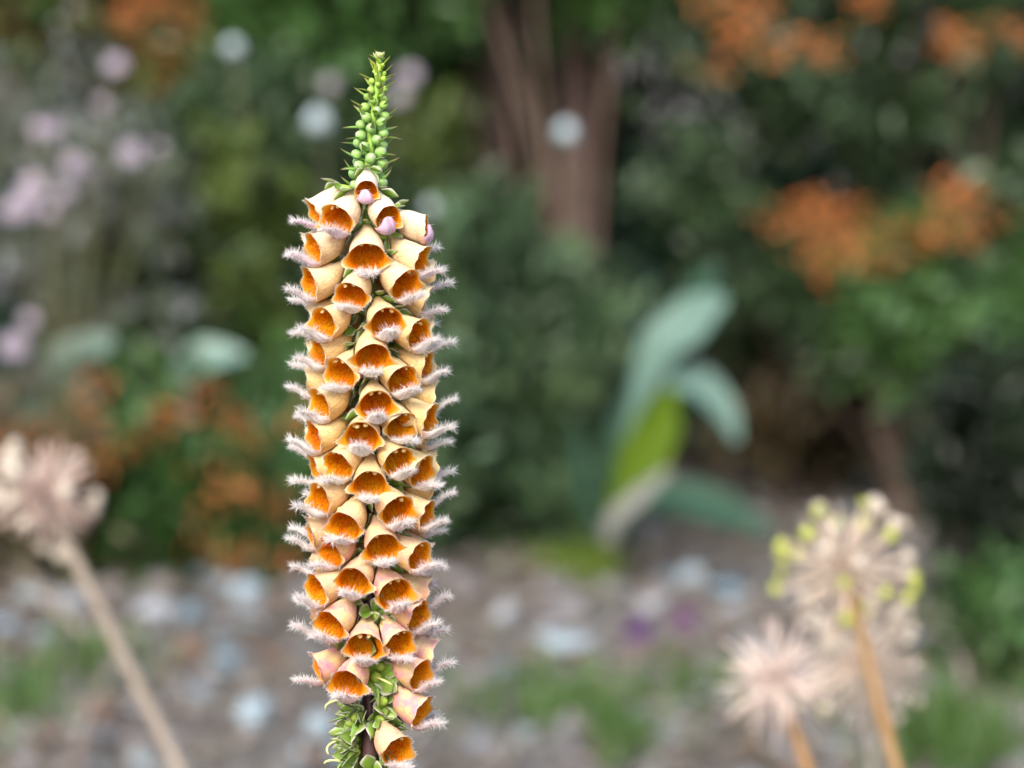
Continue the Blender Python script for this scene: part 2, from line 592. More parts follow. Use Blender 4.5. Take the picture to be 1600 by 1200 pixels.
    def hair(p, d, ln, wd):
        d = np.array(d); d /= np.linalg.norm(d)
        s = np.cross(d, [0.3, 0.9, 0.2]); s /= np.linalg.norm(s); b = np.cross(d, s)
        k = len(HV)
        bend = (s * r.uniform(-1, 1) + b * r.uniform(-1, 1)) * ln * 0.18
        for q in range(3):
            a = q * 2.094
            HV.append(p + (s * math.cos(a) + b * math.sin(a)) * wd)
        for q in range(3):
            a = q * 2.094
            HV.append(p + d * ln * 0.55 + bend * 0.4 + (s * math.cos(a) + b * math.sin(a)) * wd * 0.7)
        HV.append(p + d * ln + bend)
        for q in range(3):
            q2 = (q + 1) % 3
            HF.append((k + q, k + q2, k + 3 + q2)); HF.append((k + q, k + 3 + q2, k + 3 + q)); HF.append((k + 3 + q, k + 3 + q2, k + 6))
    nh = 300 if open_ > 0.8 else 50
    for _ in range(nh):
        v = 0.18 + 0.82 * r.random() ** 0.75
        j = r.random()
        if r.random() < 0.45: j = r.choice([r.uniform(0, 0.12), r.uniform(0.88, 1)])
        i_f = v * (nv - 1); i0 = min(nv - 2, int(i_f)); fi = i_f - i0
        j_f = j * (nu - 1); j0 = min(nu - 2, int(j_f)); fj = j_f - j0
        p = (G[i0, j0] * (1 - fi) * (1 - fj) + G[i0 + 1, j0] * fi * (1 - fj) + G[i0, j0 + 1] * (1 - fi) * fj + G[i0 + 1, j0 + 1] * fi * fj)
        nn = nr_[i0, j0]
        e = abs(2 * j - 1)
        out = np.array([0, (1 if j > 0.5 else -1), 0]) * e ** 3
        fw = np.array([1.0, 0, 0.2]) * max(0, v - 0.55) * 1.8
        d = nn * (1 - 0.55 * e ** 3) + out * 0.8 + fw + np.array([r.gauss(0, .33) for _ in range(3)])
        if e > 0.85 and r.random() < 0.4: d = out + fw - nn * 0.4 + np.array([r.gauss(0, .3) for _ in range(3)])
        hair(p, d, r.uniform(1.4, 3.6) * (0.65 + 0.5 * v), 0.068)
    # and below the tip
    for _ in range(45 if open_ > 0.8 else 0):
        v = r.uniform(0.35, 1.0); i0 = min(nv - 1, int(v * (nv - 1))); j0 = r.randrange(nu)
        e = (2 * j0 / (nu - 1) - 1)
        d = -nr_[i0, j0] * 0.8 + np.array([0.5 + v * 0.6, e * 0.7, 0.1]) + np.array([r.gauss(0, .3) for _ in range(3)])
        hair(G[i0, j0] - nr_[i0, j0] * 0.3, d, r.uniform(0.8, 1.9), 0.07)
    # short hairs along the lobes and the hood rim
    rim = outer[-1]
    for _ in range(90 if open_ > 0.8 else 40):
        j = r.randrange(n); p = np.array(rim[j]); th = 2 * math.pi * j / n
        d = np.array([0.7, math.sin(th), math.cos(th)]) + np.array([r.gauss(0, .3) for _ in range(3)])
        hair(p, d, r.uniform(0.5, 1.2), 0.06)
    hairs = fast_mesh('lip_hair', np.array(HV) * MM, HF, MT['hair'])
    return tube, throat, lip, hairs


VAR = [corolla(s) for s in range(8)]
VARC = [corolla(50 + s, 0.35) for s in range(2)]


def blade_mesh(name, length, width, mat, cup=0.25, curl=0.3, nu=7, nv=9, tip=1.6, thick=0.25, base=0.35):
    """an oval, cupped, thick leaf-like blade along +X (mm)"""
    V, U = [], []
    x = z = 0.0
    for i in range(nv):
        v = i / (nv - 1)
        ang = curl * v
        if i:
            x += length / (nv - 1) * math.cos(ang); z -= length / (nv - 1) * math.sin(ang)
        wv = width * 0.5 * max(0.03, (base + (1 - base) * math.sin(min(1, v * 1.7) * math.pi / 2)) * (1 - max(0, v - 0.45) ** tip / 0.55 ** tip))
        for j in range(nu):
            u = -1 + 2 * j / (nu - 1)
            V.append((x - math.sin(ang) * cup * wv * u * u * -1, u * wv, z + cup * wv * u * u)); U.append((0.5 + u / 2, v))
    F = grid_faces(nv, nu)
    Vn = np.array(V)
    low = Vn.copy().reshape(nv, nu, 3)
    t = np.full((nv, nu), thick); t[:, 0] = t[:, -1] = thick * 0.15; t[-1] = thick * 0.15
    low[:, :, 2] -= t
    F2 = [tuple(q + nv * nu for q in f[::-1]) for f in F]
    return fast_mesh(name, np.vstack([Vn, low.reshape(-1, 3)]) * MM, F + F2, mat, U + U)


SEPAL = [blade_mesh('sepal', 7.0, 5.2, MT['sepal'], 0.35, c) for c in (-0.35, 0.05, 0.5)]
BRACT = [blade_mesh('bract', 7.5, 1.6, MT['bract'], 0.2, c, 5, 8, 1.2) for c in (-0.5, -0.1, 0.5)]
BRACT_L = [blade_mesh('bract', 14, 2.6, MT['bract'], 0.3, c, 4, 9, 1.3) for c in (0.3, 0.9, 1.4)]


def ovoid(name, mat, long=1.25, nr=9, nc=10):
    V, U = [], []
    for i in range(nr):
        a = math.pi * i / (nr - 1)
        for j in range(nc + 1):
            b = 2 * math.pi * j / nc
            s = math.sin(a) * (1 + 0.03 * math.cos(5 * b))
            V.append((-math.cos(a) * long, s * math.sin(b), s * math.cos(b))); U.append((j / nc, i / (nr - 1)))
    return fast_mesh(name, np.array(V), [f[::-1] for f in grid_faces(nr, nc + 1)], mat, U)


BUD = ovoid('bud', MT['bud'], 1.12)
CAPS = ovoid('capsule', MT['capsule'], 1.5)
ANTH = fast_mesh('anther', np.array(ico(1)[0]) * np.array([1.1, 0.9, 0.6]) * MM, ico(1)[1], MT['anther'])

# spike axis (photo pixels) -> local coordinates of the plant: x right, y away, z along the stem
AX = [(85, 593), (120, 592), (170, 585), (240, 577), (330, 573), (450, 577), (600, 582), (800, 581), (950, 579), (1060, 578), (1200, 577), (2000, 574), (6000, 570)]


def axis_x(py):
    for (a, xa), (b, xb) in zip(AX, AX[1:]):
        if py <= b: return xa + (xb - xa) * (py - a) / (b - a)
    return AX[-1][1]


# plane of the spike is parallel to the sensor: find where its axis meets the ground
top0 = CAM + (Vector((1, 0, 0)) * ((577 - 800) / FPX) + FWD) * SPIKE_D     # axis point at photo row 600
foot = top0 - UP * (top0.z / UP.z)
fox = empty('foxglove', foot)
ROT = Matrix((Vector((1, 0, 0)), FWD_H := Vector((0, UP.z, -UP.y)), UP)).transposed()
fox.rotation_euler = ROT.to_euler()
tag(fox, 'tall foxglove spike of cream bells with orange throats on a dark stem', 'foxglove')
Z600 = (top0 - foot).length


def lz(py): return Z600 + (600 - py) * PX
def lx(py): return (axis_x(py) - 577) * PX


# stem
ys = [600 + Z600 / PX, 2600, 1900, 1500, 1300, 1200, 1100, 1000, 900, 800, 700, 600, 500, 400, 330, 270, 210, 150, 115, 92]
sr = [4.2, 3.8, 3.4, 3.1, 2.9, 2.85, 2.8, 2.75, 2.7, 2.6, 2.5, 2.4, 2.3, 2.1, 1.9, 1.7, 1.5, 1.2, 0.9, 0.6]
obj('stem', tube_mesh('stem', [(lx(y), 0, lz(y)) for y in ys], [s * MM for s in sr], MT['stem'], 14), fox)


def frame(az, tilt, roll=0.0):
    out = Vector((math.sin(az), -math.cos(az), 0))
    f = out * math.cos(tilt) - Vector((0, 0, 1)) * math.sin(tilt)
    u = out * math.sin(tilt) + Vector((0, 0, 1)) * math.cos(tilt)
    l = u.cross(f)
    m = Matrix((f, l, u)).transposed()
    return m @ Matrix.Rotation(roll, 3, 'X')


def mw(pos, rot, s=1.0):
    return Matrix.Translation(pos) @ rot.to_4x4() @ Matrix.Scale(s, 4)


def sepals(parent, n=5, openang=38, x0=0.6, r0=2.0, scale=1.0, phase=0.0, col=None, rr=random):
    for k in range(n):
        a = phase + 2 * math.pi * k / n
        oa = R(openang + rr.uniform(-5, 14))
        rot = Matrix.Rotation(a, 3, 'X') @ Matrix.Rotation(-oa, 3, 'Y')
        # blade grows along +X, tipped away from the tube axis towards its own +Z side
        pos = Matrix.Rotation(a, 3, 'X') @ Vector((x0, 0, r0)) * MM
        obj('sepal', rr.choice(SEPAL[:2]), parent, mw(pos, rot, scale * rr.uniform(0.85, 1.1)), col)


def geom(px, py, az, tl, r0, scale):
    """base position, azimuth of a bell whose mouth centre shows at (px, py)"""
    D = 13.2
    reach = (r0 + D * math.cos(tl)) * scale
    if az is None:
        az = math.asin(max(-0.985, min(0.985, (px - axis_x(py)) * PX / MM / reach)))
    zb = lz(py) + D * scale * math.sin(tl) * MM
    pos = Vector((lx(py) + math.sin(az) * r0 * MM, -math.cos(az) * r0 * MM, zb))
    return pos, az


def balls(pos, az, tl, scale):
    out = np.array([math.sin(az) * math.cos(tl), -math.cos(az) * math.cos(tl), -math.sin(tl)])
    p = np.array(pos) - np.array([0, 0, 0.8 * MM])
    return [(p + out * s_ * MM * scale, r_ * MM * scale) for s_, r_ in ((2.8, 3.2), (6.6, 4.4), (10.2, 5.5), (13.4, 5.9))]


def clash(A, B):
    t = 0.0
    for pa, ra in A:
        for pb, rb in B:
            d_ = ra + rb - math.dist(pa, pb)
            if d_ > 0: t += (d_ / MM) ** 2
    return t


PLAN = []                      # [px, py, az or None, tilt, r0, scale, closed, age, pink, fixed]
def plan(px, py, az=None, closed=False, scale=1.0, tilt=None, age=None, pink=None, free=False):
    rr = random.Random(700 + len(PLAN))
    PLAN.append(dict(px=px, py=py, az=None if az is None else R(az), tl=R((rr.uniform(42, 52) if abs(px - 577) < 62 and not free else rr.uniform(32, 44)) if tilt is None else tilt), r0=rr.uniform(6, 8) + (1.0 if free or abs(px - 577) > 62 else 0), scale=scale, closed=closed, age=age, pink=pink, free=free, px0=px, py0=py))


def settle():
    """bells crowd each other without growing through one another: vary stalk length and droop, drop hidden ones that find no room"""
    rr = random.Random(12)
    def bl(q):
        pos, az = geom(q['px'], q['py'], q['az'], q['tl'], q['r0'], q['scale'])
        return balls(pos, az, q['tl'], q['scale'])
    for q in PLAN: q['b'] = bl(q)
    for sweep in range(7):
        for q in PLAN:
            others = [o['b'] for o in PLAN if o is not q and abs(o['py'] - q['py']) < 130]
            best = sum(clash(q['b'], o) for o in others)
            for _ in range(16):
                if best <= 0.5: break
                t = dict(q)
                side = abs(q['px0'] - 577) > 62 or q['free']
                t['r0'] = rr.uniform(6.2, 10.0) if side else rr.uniform(4.6, 8.8); t['tl'] = R(rr.uniform(30, 46) if side else rr.uniform(38, 55)) if not q['closed'] else q['tl']
                if q['free']:
                    t['az'] = q['az'] + R(rr.uniform(-9, 9)); t['py'] = q['py'] + rr.uniform(-9, 9)
                else:
                    t['px'] = q['px0'] + rr.uniform(-6, 6); t['py'] = q['py0'] + rr.uniform(-6, 6)
                t['b'] = bl(t)
                c = sum(clash(t['b'], o) for o in others)
                if c < best: best = c; q.update(t)
            q['c'] = best
    for q in sorted([q for q in PLAN if q['free']], key=lambda q: -q['c']):
        c = sum(clash(q['b'], o['b']) for o in PLAN if o is not q)
        if c > 26: PLAN.remove(q)
    print('BELLS', len(PLAN), 'clash', sum(q['c'] for q in PLAN), [round(q['c']) for q in PLAN])


def blossom(q, n):
    rr = random.Random(1000 + n)
    px, py, scale, closed, tl, r0 = q['px'], q['py'], q['scale'], q['closed'], q['tl'], q['r0']
    pos, az = geom(px, py, q['az'], tl, r0, scale)
    age = q['age'] if q['age'] is not None else min(1.0, max(0.0, (py - 290) / 230))
    pink = q['pink']
    if pink is None:
        pink = (0.05 if py < 760 else min(0.95, 0.10 + (py - 760) / 260)) * rr.uniform(0.6, 1.3)
    col = (age, min(1, pink), rr.random(), 1)
    vt = rr.choice(VARC if closed else VAR)
    rot = frame(az + R(rr.uniform(-6, 6)), tl, R(rr.uniform(-10, 10)))
    t = obj('blossom', vt[0], fox, mw(pos, rot, scale * rr.uniform(0.96, 1.05)), col)
    obj('throat', vt[1], t, Matrix(), col)
    obj('lower_lip', vt[2], t, Matrix(), (age if not closed else 0.0, col[1], col[2], 1))
    h = obj('lip_hair', vt[3], t, Matrix()); h['kind'] = 'stuff'
    if not closed:
        for s in (-1, 1):
            for x_, y_ in ((11.0, 1.6), (9.8, 3.0)):
                if x_ < 10 and rr.random() < 0.5: continue
                obj('anther', ANTH, t, mw(Vector((x_ + rr.uniform(-.7, .5), s * (y_ + rr.uniform(-.4, .4)), 3.45 - 0.35 * (y_ - 1.6) + rr.uniform(-.3, .2))) * MM, Matrix.Rotation(rr.uniform(-.8, .8), 3, 'X') @ Matrix.Rotation(rr.uniform(-.8, .8), 3, 'Z'), rr.uniform(0.8, 1.1)))
    sepals(t, 5, 35, -0.3, 2.0, 0.92, rr.uniform(-.3, .3), (0, 0, 0, 1), rr)
    # short stalk back to the stem
    back = Vector((lx(py), 0, pos.z - 1.5 * MM))
    inv = (t.matrix_basis).inverted()
    obj('flower_stalk', tube_mesh('flower_stalk', [inv @ back, inv @ back.lerp(pos, 0.6), Vector((0.5 * MM, 0, 0))], [1.0 * MM, 1.0 * MM, 1.5 * MM], MT['capsule'], 6), t)
    return t


# blossoms as they stand in the photograph (centre of each mouth)
FL = [(525, 350), (573, 400), (500, 393), (628, 440), (550, 465), (490, 437), (610, 510), (512, 503), (655, 522),
      (583, 560), (502, 545), (535, 588), (630, 588), (660, 577), (588, 627), (512, 635), (632, 662), (562, 680), (499, 682), (660, 650),
      (530, 718), (622, 718), (497, 722), (660, 732), (583, 755), (508, 770), (625, 795), (662, 797), (545, 818), (600, 848), (494, 830),
      (517, 860), (650, 870), (560, 903), (502, 910), (620, 925), (655, 955), (520, 965), (570, 1003), (633, 1000), (497, 1043), (547, 1058), (655, 1045), (622, 1165)]
plan(575, 298, 2, True, 0.80, 46, 0.0, 0.0)
plan(608, 341, 28, True, 0.93, 46, 0.05, 0.0)
plan(640, 360, 74, True, 0.95, 26, 0.1, 0.1)
plan(497, 337, -72, False, 0.95, 24, 0.1, 0.0)
for f in FL: plan(*f)
for y, a in [(400, -88), (458, -95), (503, -90), (565, -96), (612, -90), (645, -92), (700, -98), (772, -90), (840, -98), (882, -90), (945, -96), (982, -90),
             (410, 84), (447, 92), (474, 88), (535, 96), (592, 98), (612, 88), (682, 92), (748, 96), (783, 92), (832, 96), (889, 92), (940, 96), (990, 92), (1034, 98), (1092, 90)]:
    plan(577, y - 14, a, free=True)
plan(577, 1108, 112, free=True)
# round the back of the spike
row = 0
for y in range(370, 1100, 66):
    for k in range(3):
        plan(577, y + random.uniform(-9, 9) + k * 8, 130 + k * 38 + (19 if row % 2 else 0) + random.uniform(-5, 5), free=True)
    row += 1
settle()
PLAN = [q for q in PLAN if not (q['free'] and q['az'] > R(150) and q['py'] > 1010)]
BELLS = [blossom(q, n_) for n_, q in enumerate(PLAN)]

# where bells press on one another, the one nearer its base gives way; sepals lie on the outside of their own bell
_px = np.array([0, 0.08, 0.18, 0.30, 0.45, 0.60, 0.75, 0.88, 1.0]) * 14.2
_pr = np.array([1.7, 2.3, 2.9, 3.9, 5.05, 5.65, 5.85, 5.85, 5.95])
MATS = [np.array(b.matrix_basis) for b in BELLS]
INVS = [np.linalg.inv(m) for m in MATS]
CEN = [(m @ np.array([8 * MM, 0, 0, 1]))[:3] for m in MATS]


def press(P, own, i, sown, margin=0.55, always=False):
    """P: Nx3 in plant coordinates; push out of every other bell that it is inside of"""
    hit = False
    for j in range(len(BELLS)):
        if (j == i) != own: continue
        if np.linalg.norm(CEN[i] - CEN[j]) > 36 * MM: continue
        Q = (np.c_[P, np.ones(len(P))] @ INVS[j].T)[:, :3] / MM
        x = Q[:, 0]
        t = np.clip(x / 14.2, 0, 1)
        zc = -1.2 * np.sin(np.pi * t) - 0.4 * t
        dy, dz = Q[:, 1], Q[:, 2] - zc
        r_ = np.hypot(dy, dz) + 1e-6
        lim = np.interp(x, _px, _pr) + (0.30 if own else margin)
        rim_x = 14.2 * 1.0 - 2.6 + 4.6 * (0.5 - 0.5 * dz / r_)
        m = (x > 0.4) & (x < rim_x - 0.3) & (r_ < lim)
        if not own and not always: m &= sown < x + 1.0
        if not m.any(): continue
        hit = True
        k = np.where(m, lim / r_, 1.0)
        Q[:, 1] = dy * k; Q[:, 2] = dz * k + zc
        P = (np.c_[Q * MM, np.ones(len(Q))] @ MATS[j].T)[:, :3]
    return P, hit


def press_object(o, i, chain, own, margin=0.55, always=False):
    me = o.data
    co = np.empty(len(me.vertices) * 3, dtype=np.float32); me.vertices.foreach_get('co', co); co = co.reshape(-1, 3).astype(float)
    P = (np.c_[co, np.ones(len(co))] @ chain.T)[:, :3]
    sown = (np.c_[P, np.ones(len(P))] @ INVS[i].T)[:, 0] / MM
    hit = False
    if own: P, hit = press(P, True, i, sown)
    P, h2 = press(P, False, i, sown, margin, always)
    if not (hit or h2): return
    co = (np.c_[P, np.ones(len(P))] @ np.linalg.inv(chain).T)[:, :3]
    me = me.copy(); me.vertices.foreach_set('co', co.astype(np.float32).ravel()); me.update(); o.data = me


KIDS = {}
for o in C.objects:
    if o.parent: KIDS.setdefault(o.parent.name, []).append(o)
for i, b in enumerate(BELLS):
    press_object(b, i, MATS[i], False)
    for ch in KIDS.get(b.name, []):
        nm = ch.name.split('.')[0]
        if nm in ('throat', 'sepal', 'lower_lip', 'lip_hair'):
            press_object(ch, i, MATS[i] @ np.array(ch.matrix_basis), nm == 'sepal', 1.0 if nm == 'throat' else 0.5, nm in ('lower_lip', 'lip_hair'))


# spent calyces below the open bells
def spent(px, py, depth=None, tilt=10, style=True, s=1.0, sty_side=1, n=[0]):
    rr = random.Random(3000 + n[0]); n[0] += 1
    off = (px - axis_x(py)) * PX / MM
    az = math.asin(max(-0.98, min(0.98, off / 10.0))) if depth is None else R(depth)
    r0 = 4.2
    pos = Vector((lx(py) + math.sin(az) * r0 * MM, -math.cos(az) * r0 * MM, lz(py)))
    rot = frame(az, R(tilt + rr.uniform(-14, 14)), rr.uniform(0, 6))
    c = obj('calyx', CAPS, fox, mw(pos, rot, 1.0))
    c.matrix_basis = mw(pos + rot @ Vector((2.6, 0, 0)) * MM, rot, 1.9 * MM * s)
    k = 1 / (1.9 * MM * s)
    for q in range(5):
        a = 2 * math.pi * q / 5 + rr.uniform(-.15, .15)
        oa = R(rr.uniform(30, 58))
        ro = Matrix.Rotation(a, 3, 'X') @ Matrix.Rotation(-oa, 3, 'Y')
        p = Matrix.Rotation(a, 3, 'X') @ Vector((-1.8, 0, 1.3)) * MM
        obj('sepal', rr.choice(SEPAL), c, Matrix.Scale(k, 4) @ mw(p, ro, s * rr.uniform(1.0, 1.25)))
    if style:
        pts = []
        for i in range(8):
            t = i / 7
            pts.append(Vector((2.2 + 8.0 * math.sin(t * 1.7) / 1.0, 1.2 * t * sty_side, 1.0 - 5.5 * t * t + 3.2 * t)) * MM)
        R2 = Matrix.Rotation(rr.uniform(-1.3, 1.3), 3, 'X') @ Matrix.Rotation(rr.uniform(-0.5, 0.4), 3, 'Y')
        inv = rot.inverted() @ frame(az, R(0), 0)
        obj('style', STYLE, c, Matrix.Scale(k, 4) @ (inv @ R2).to_4x4())
    if rr.random() < 0.6:
        inv = rot.inverted() @ frame(az + R(rr.uniform(-15, 15)), R(rr.uniform(0, 40)), 0)
        obj('bract', rr.choice(BRACT_L), c, Matrix.Scale(k, 4) @ Matrix.Translation(Vector((-3.2, 0, 0)) * MM) @ inv.to_4x4())


STYLE = tube_mesh('style', [(MM * (2.2 + 7.5 * math.sin(i / 8 * 1.75)), 0, MM * (0.6 + 3.6 * (i / 8) - 6.5 * (i / 8) ** 2)) for i in range(9)], [0.42 * MM] * 8 + [0.36 * MM], MT['style'], 6)
SP = [(600, 1036, 0), (592, 1056, 1), (620, 1062, 0), (626, 1078, 1), (606, 1092, 0), (535, 1090, 1), (536, 1104, 0), (552, 1116, 0), (540, 1128, 0), (540, 1116, 0),
      (527, 1140, 0), (530, 1154, 1), (602, 1122, 0), (618, 1118, 0), (640, 1128, 0), (537, 1174, 0), (521, 1192, 1), (530, 1166, 0), (584, 1206, 0), (614, 1196, 1), (640, 1180, 0),
      (598, 1006, 0), (590, 960, 0), (610, 975, 0)]
for x, y, s in SP: spent(x, y, None, 5, bool(s), random.uniform(1.0, 1.22))
i = 0
for y in range(1100, 1560, 13):
    spent(577, y + random.uniform(-5, 5), (110 + i * 137.5) % 360 if y > 1205 else 100 + (i * 53) % 160, 5, random.random() < 0.18)
    i += 1

# buds and bracts towards the tip
NB = 66
for i in range(NB):
    t = i / (NB - 1)
    py = 300 - 212 * (1 - (1 - t) ** 1.18)
    az = i * R(137.5) + 0.4
    def ip(pts):
        for (a, va), (b, vb) in zip(pts, pts[1:]):
            if py <= b: return va + (vb - va) * (py - a) / (b - a)
        return pts[-1][1]
    off = ip([(88, 2.5), (105, 6), (125, 9.5), (150, 13), (180, 17), (215, 19.5), (260, 21), (300, 22)])
    br = ip([(88, 1.6), (105, 2.6), (125, 4.2), (150, 5.6), (180, 7.2), (215, 8.0), (260, 8.8), (300, 8.6)])
    bl = ip([(88, 11), (105, 17), (140, 23), (200, 23), (300, 22)])
    rr = random.Random(i + 9000)
    age = min(1, max(0, (py - 110) / 90))
    e = R(-20 - 25 * (1 - age))
    pos = Vector((lx(py) + math.sin(az) * off * PX, -math.cos(az) * off * PX, lz(py) + 2 * PX))
    rot = frame(az, e, rr.uniform(0, 6))
    if py > 98: obj('bud', BUD, fox, mw(pos, rot, br * PX * rr.uniform(0.9, 1.1)), (age, 0, 0, 1))
    p2 = Vector((lx(py) + math.sin(az) * off * 0.35 * PX, -math.cos(az) * off * 0.35 * PX, lz(py) - br * 0.75 * PX))
    obj('bract', rr.choice(BRACT), fox, mw(p2, frame(az + rr.uniform(-.3, .3), R(rr.uniform(-34, -8)) - R(22) * (1 - age), R(rr.uniform(-30, 30))), (off * 0.9 + bl * 1.15) * PX / (7.5 * MM)), (age, 0, 0, 1))
TIPM = m_plain('pale_tip', (0.62, 0.68, 0.36), 0.6, 0.3, 0.2)
TB = blade_mesh('tip_bract', 2.4, 1.3, TIPM, 0.4, -0.5, 4, 6, 1.3)
for k in range(14):
    obj('tip_bract', TB, fox, mw(Vector((lx(88) + math.sin(k * 2.4) * 1.0 * MM, -math.cos(k * 2.4) * 1.0 * MM, lz(91) + 0.02 * k * MM)), frame(k * 2.4, R(-35 - 3.4 * k), 0), random.uniform(0.8, 1.1)))


# ================================================================= DRY ALLIUM HEADS
RAY = tube_mesh('ray', [(0, 0, 0), (0.5, 0.01, 0.0), (1, 0, 0)], [0.014, 0.010, 0.010], MT['straw'], 5)
RAYP = tube_mesh('ray', [(0, 0, 0), (0.5, 0.01, 0.0), (1, 0, 0)], [0.020, 0.018, 0.014], MT['straw_pink'], 5)


MT['straw_bright'] = m_plain('bright_pinkish_straw', (0.68, 0.53, 0.46), 0.6, 0.2, 0.3, (0.76, 0.66, 0.60), 40)
RAYB = tube_mesh('ray', [(0, 0, 0), (0.5, 0.01, 0.0), (1, 0, 0)], [0.019, 0.013, 0.007], MT['straw_bright'], 5)


def three_lobed(name, mat):
    v, f = ico(2)
    v = v.copy()
    a = np.arctan2(v[:, 1], v[:, 2])
    k = 1 + 0.16 * np.cos(3 * a)
    v[:, 1] *= k; v[:, 2] *= k; v[:, 0] *= 0.85
    return fast_mesh(name, v, f, mat)


CAPL = three_lobed('capsule', MT['seed_lime']); CAPP = three_lobed('capsule', MT['seed_pale'])


def allium(px, py, d, rad_px, stalk, label, nray, lime, caps, raymesh, smat, sr, seed, rmin=0.9, caps_px=9):
    rr = random.Random(seed)
    s = d / FPX * 1.01
    c = at(px, py, d)
    rad = rad_px * s
    foot_ = Vector((at(stalk[0], stalk[1], d - 0.02).x, d - 0.03, 0))
    # stalk passes through the pixel given, then runs on to the soil
    p1 = at(stalk[0], stalk[1], d - 0.01)
    dirv = (p1 - c).normalized()
    k = (0 - p1.z) / dirv.z
    foot_ = p1 + dirv * k * 0.9
    foot_.z = 0.0
    root = empty('dry_allium', foot_)
    tag(root, label, 'allium', 'dry allium seed heads')
    pts = [foot_, foot_.lerp(p1, 0.5) + Vector((0.004, 0, 0)), p1, c.lerp(p1, 0.4), c]
    obj('stalk', tube_mesh('stalk', [p - foot_ for p in pts], [sr * 1.25, sr * 1.15, sr, sr * 0.9, sr * 0.8], smat, 10), root)
    for i in range(nray):
        z = 1 - 2 * (i + 0.5) / nray
        a = i * 2.39996
        dv = Vector((math.cos(a) * math.sqrt(1 - z * z), math.sin(a) * math.sqrt(1 - z * z), z))
        dv = (dv + Vector((rr.gauss(0, .12), rr.gauss(0, .12), rr.gauss(0, .12)))).normalized()
        ln = rad * rr.uniform(rmin, 1.05)
        q = dv.to_track_quat('X', 'Z').to_matrix()
        m = Matrix.Translation(c - foot_) @ q.to_4x4() @ Matrix.Diagonal((ln, 0.075 * rr.uniform(.8, 1.2), 0.075, 1))
        ry = obj('ray', raymesh, root, m)
        if rr.random() < caps:
            cs = caps_px * s * rr.uniform(0.75, 1.15)
            w_ = Matrix.Translation(c - foot_ + dv * (ln + cs * 0.5)) @ q.to_4x4() @ Matrix.Scale(cs, 4)
            obj('capsule', CAPL if rr.random() < lime else CAPP, ry, m.inverted() @ w_)
    return root


allium(1320, 890, 2.25, 112, (1400, 1200), 'dry allium seed head with lime green capsules on a tan stalk', 84, 0.55, 0.42, RAY, MT['stalk_tan'], 0.0042, 1, 0.82, 11)
allium(1213, 1062, 2.2, 104, (1262, 1200), 'dry allium head of bare pinkish straw rays without capsules', 84, 0, 0.08, RAYB, MT['stalk_tan'], 0.0036, 2, 0.75, 9)
allium(1345, 1040, 2.42, 105, (1365, 1200), 'dry allium head with pale straw capsules behind the bare pinkish one', 80, 0.06, 0.5, RAY, MT['stalk_grey'], 0.003, 3, 0.85, 9)
allium(68, 775, 2.55, 92, (280, 1200), 'dry allium head with cream capsules on a long leaning grey stalk', 80, 0.0, 0.24, RAYP, MT['stalk_grey'], 0.0055, 4, 0.8, 14)

# ================================================================= SHRUBS
def leaf_cloud(centers, dirs, n_per, spread, size, aspect, seed, upbias=0.35):
    """small folded leaves set along twigs: verts, tri faces"""
    g = np.random.default_rng(seed)
    m = len(centers) * n_per
    c = np.repeat(np.asarray(centers), n_per, 0); d = np.repeat(np.asarray(dirs), n_per, 0)
    t = g.uniform(-1, 1, (m, 1))
    pos = c + d * t * spread * 1.6 + g.normal(0, spread * 0.30, (m, 3))
    ax = d * 0.7 + g.normal(0, 0.65, (m, 3)); ax /= np.linalg.norm(ax, axis=1, keepdims=True)
    up = g.normal(0, 0.55, (m, 3)) + np.array([0, -0.15, upbias + 0.5]); up -= ax * np.sum(up * ax, 1, keepdims=True)
    up /= np.linalg.norm(up, axis=1, keepdims=True) + 1e-9
    sd = np.cross(up, ax)
    L = size * g.uniform(0.65, 1.25, (m, 1)); W = L * aspect
    a = pos - ax * L * 0.5; b = pos + ax * L * 0.5 - up * L * 0.06
    l1 = pos - ax * L * 0.12 + sd * W * 0.5 + up * W * 0.22; r1 = pos - ax * L * 0.12 - sd * W * 0.5 + up * W * 0.22
    l2 = pos + ax * L * 0.24 + sd * W * 0.36 + up * W * 0.14; r2 = pos + ax * L * 0.24 - sd * W * 0.36 + up * W * 0.14
    V = np.stack([a, l1, l2, b, r2, r1], 1).reshape(-1, 3)
    k = (np.arange(m) * 6)[:, None]
    F = np.concatenate([k + np.array([[0, 1, 2, 3]]), k + np.array([[0, 3, 4, 5]])], 0)
    return V, F


def berry_mesh(name, mat, seed, n=15, r=0.0046, spread=0.036):
    g = random.Random(seed)
    v0, f0 = ico(1)
    V, F = [], []
    for i in range(n):
        p = np.array([g.gauss(0, 1), g.gauss(0, 1), g.gauss(0, 0.75)]) * spread * 0.6
        F.append(f0 + len(V) * 0 + i * len(v0)); V.append(v0 * r * g.uniform(0.8, 1.15) + p)
    return fast_mesh(name, np.vstack(V), np.vstack(F), mat)


BERRY = [berry_mesh('berry_cluster', MT['berry'], s) for s in range(4)]
RUST = [berry_mesh('berry_cluster', MT['berry_rust'], 10 + s) for s in range(4)]


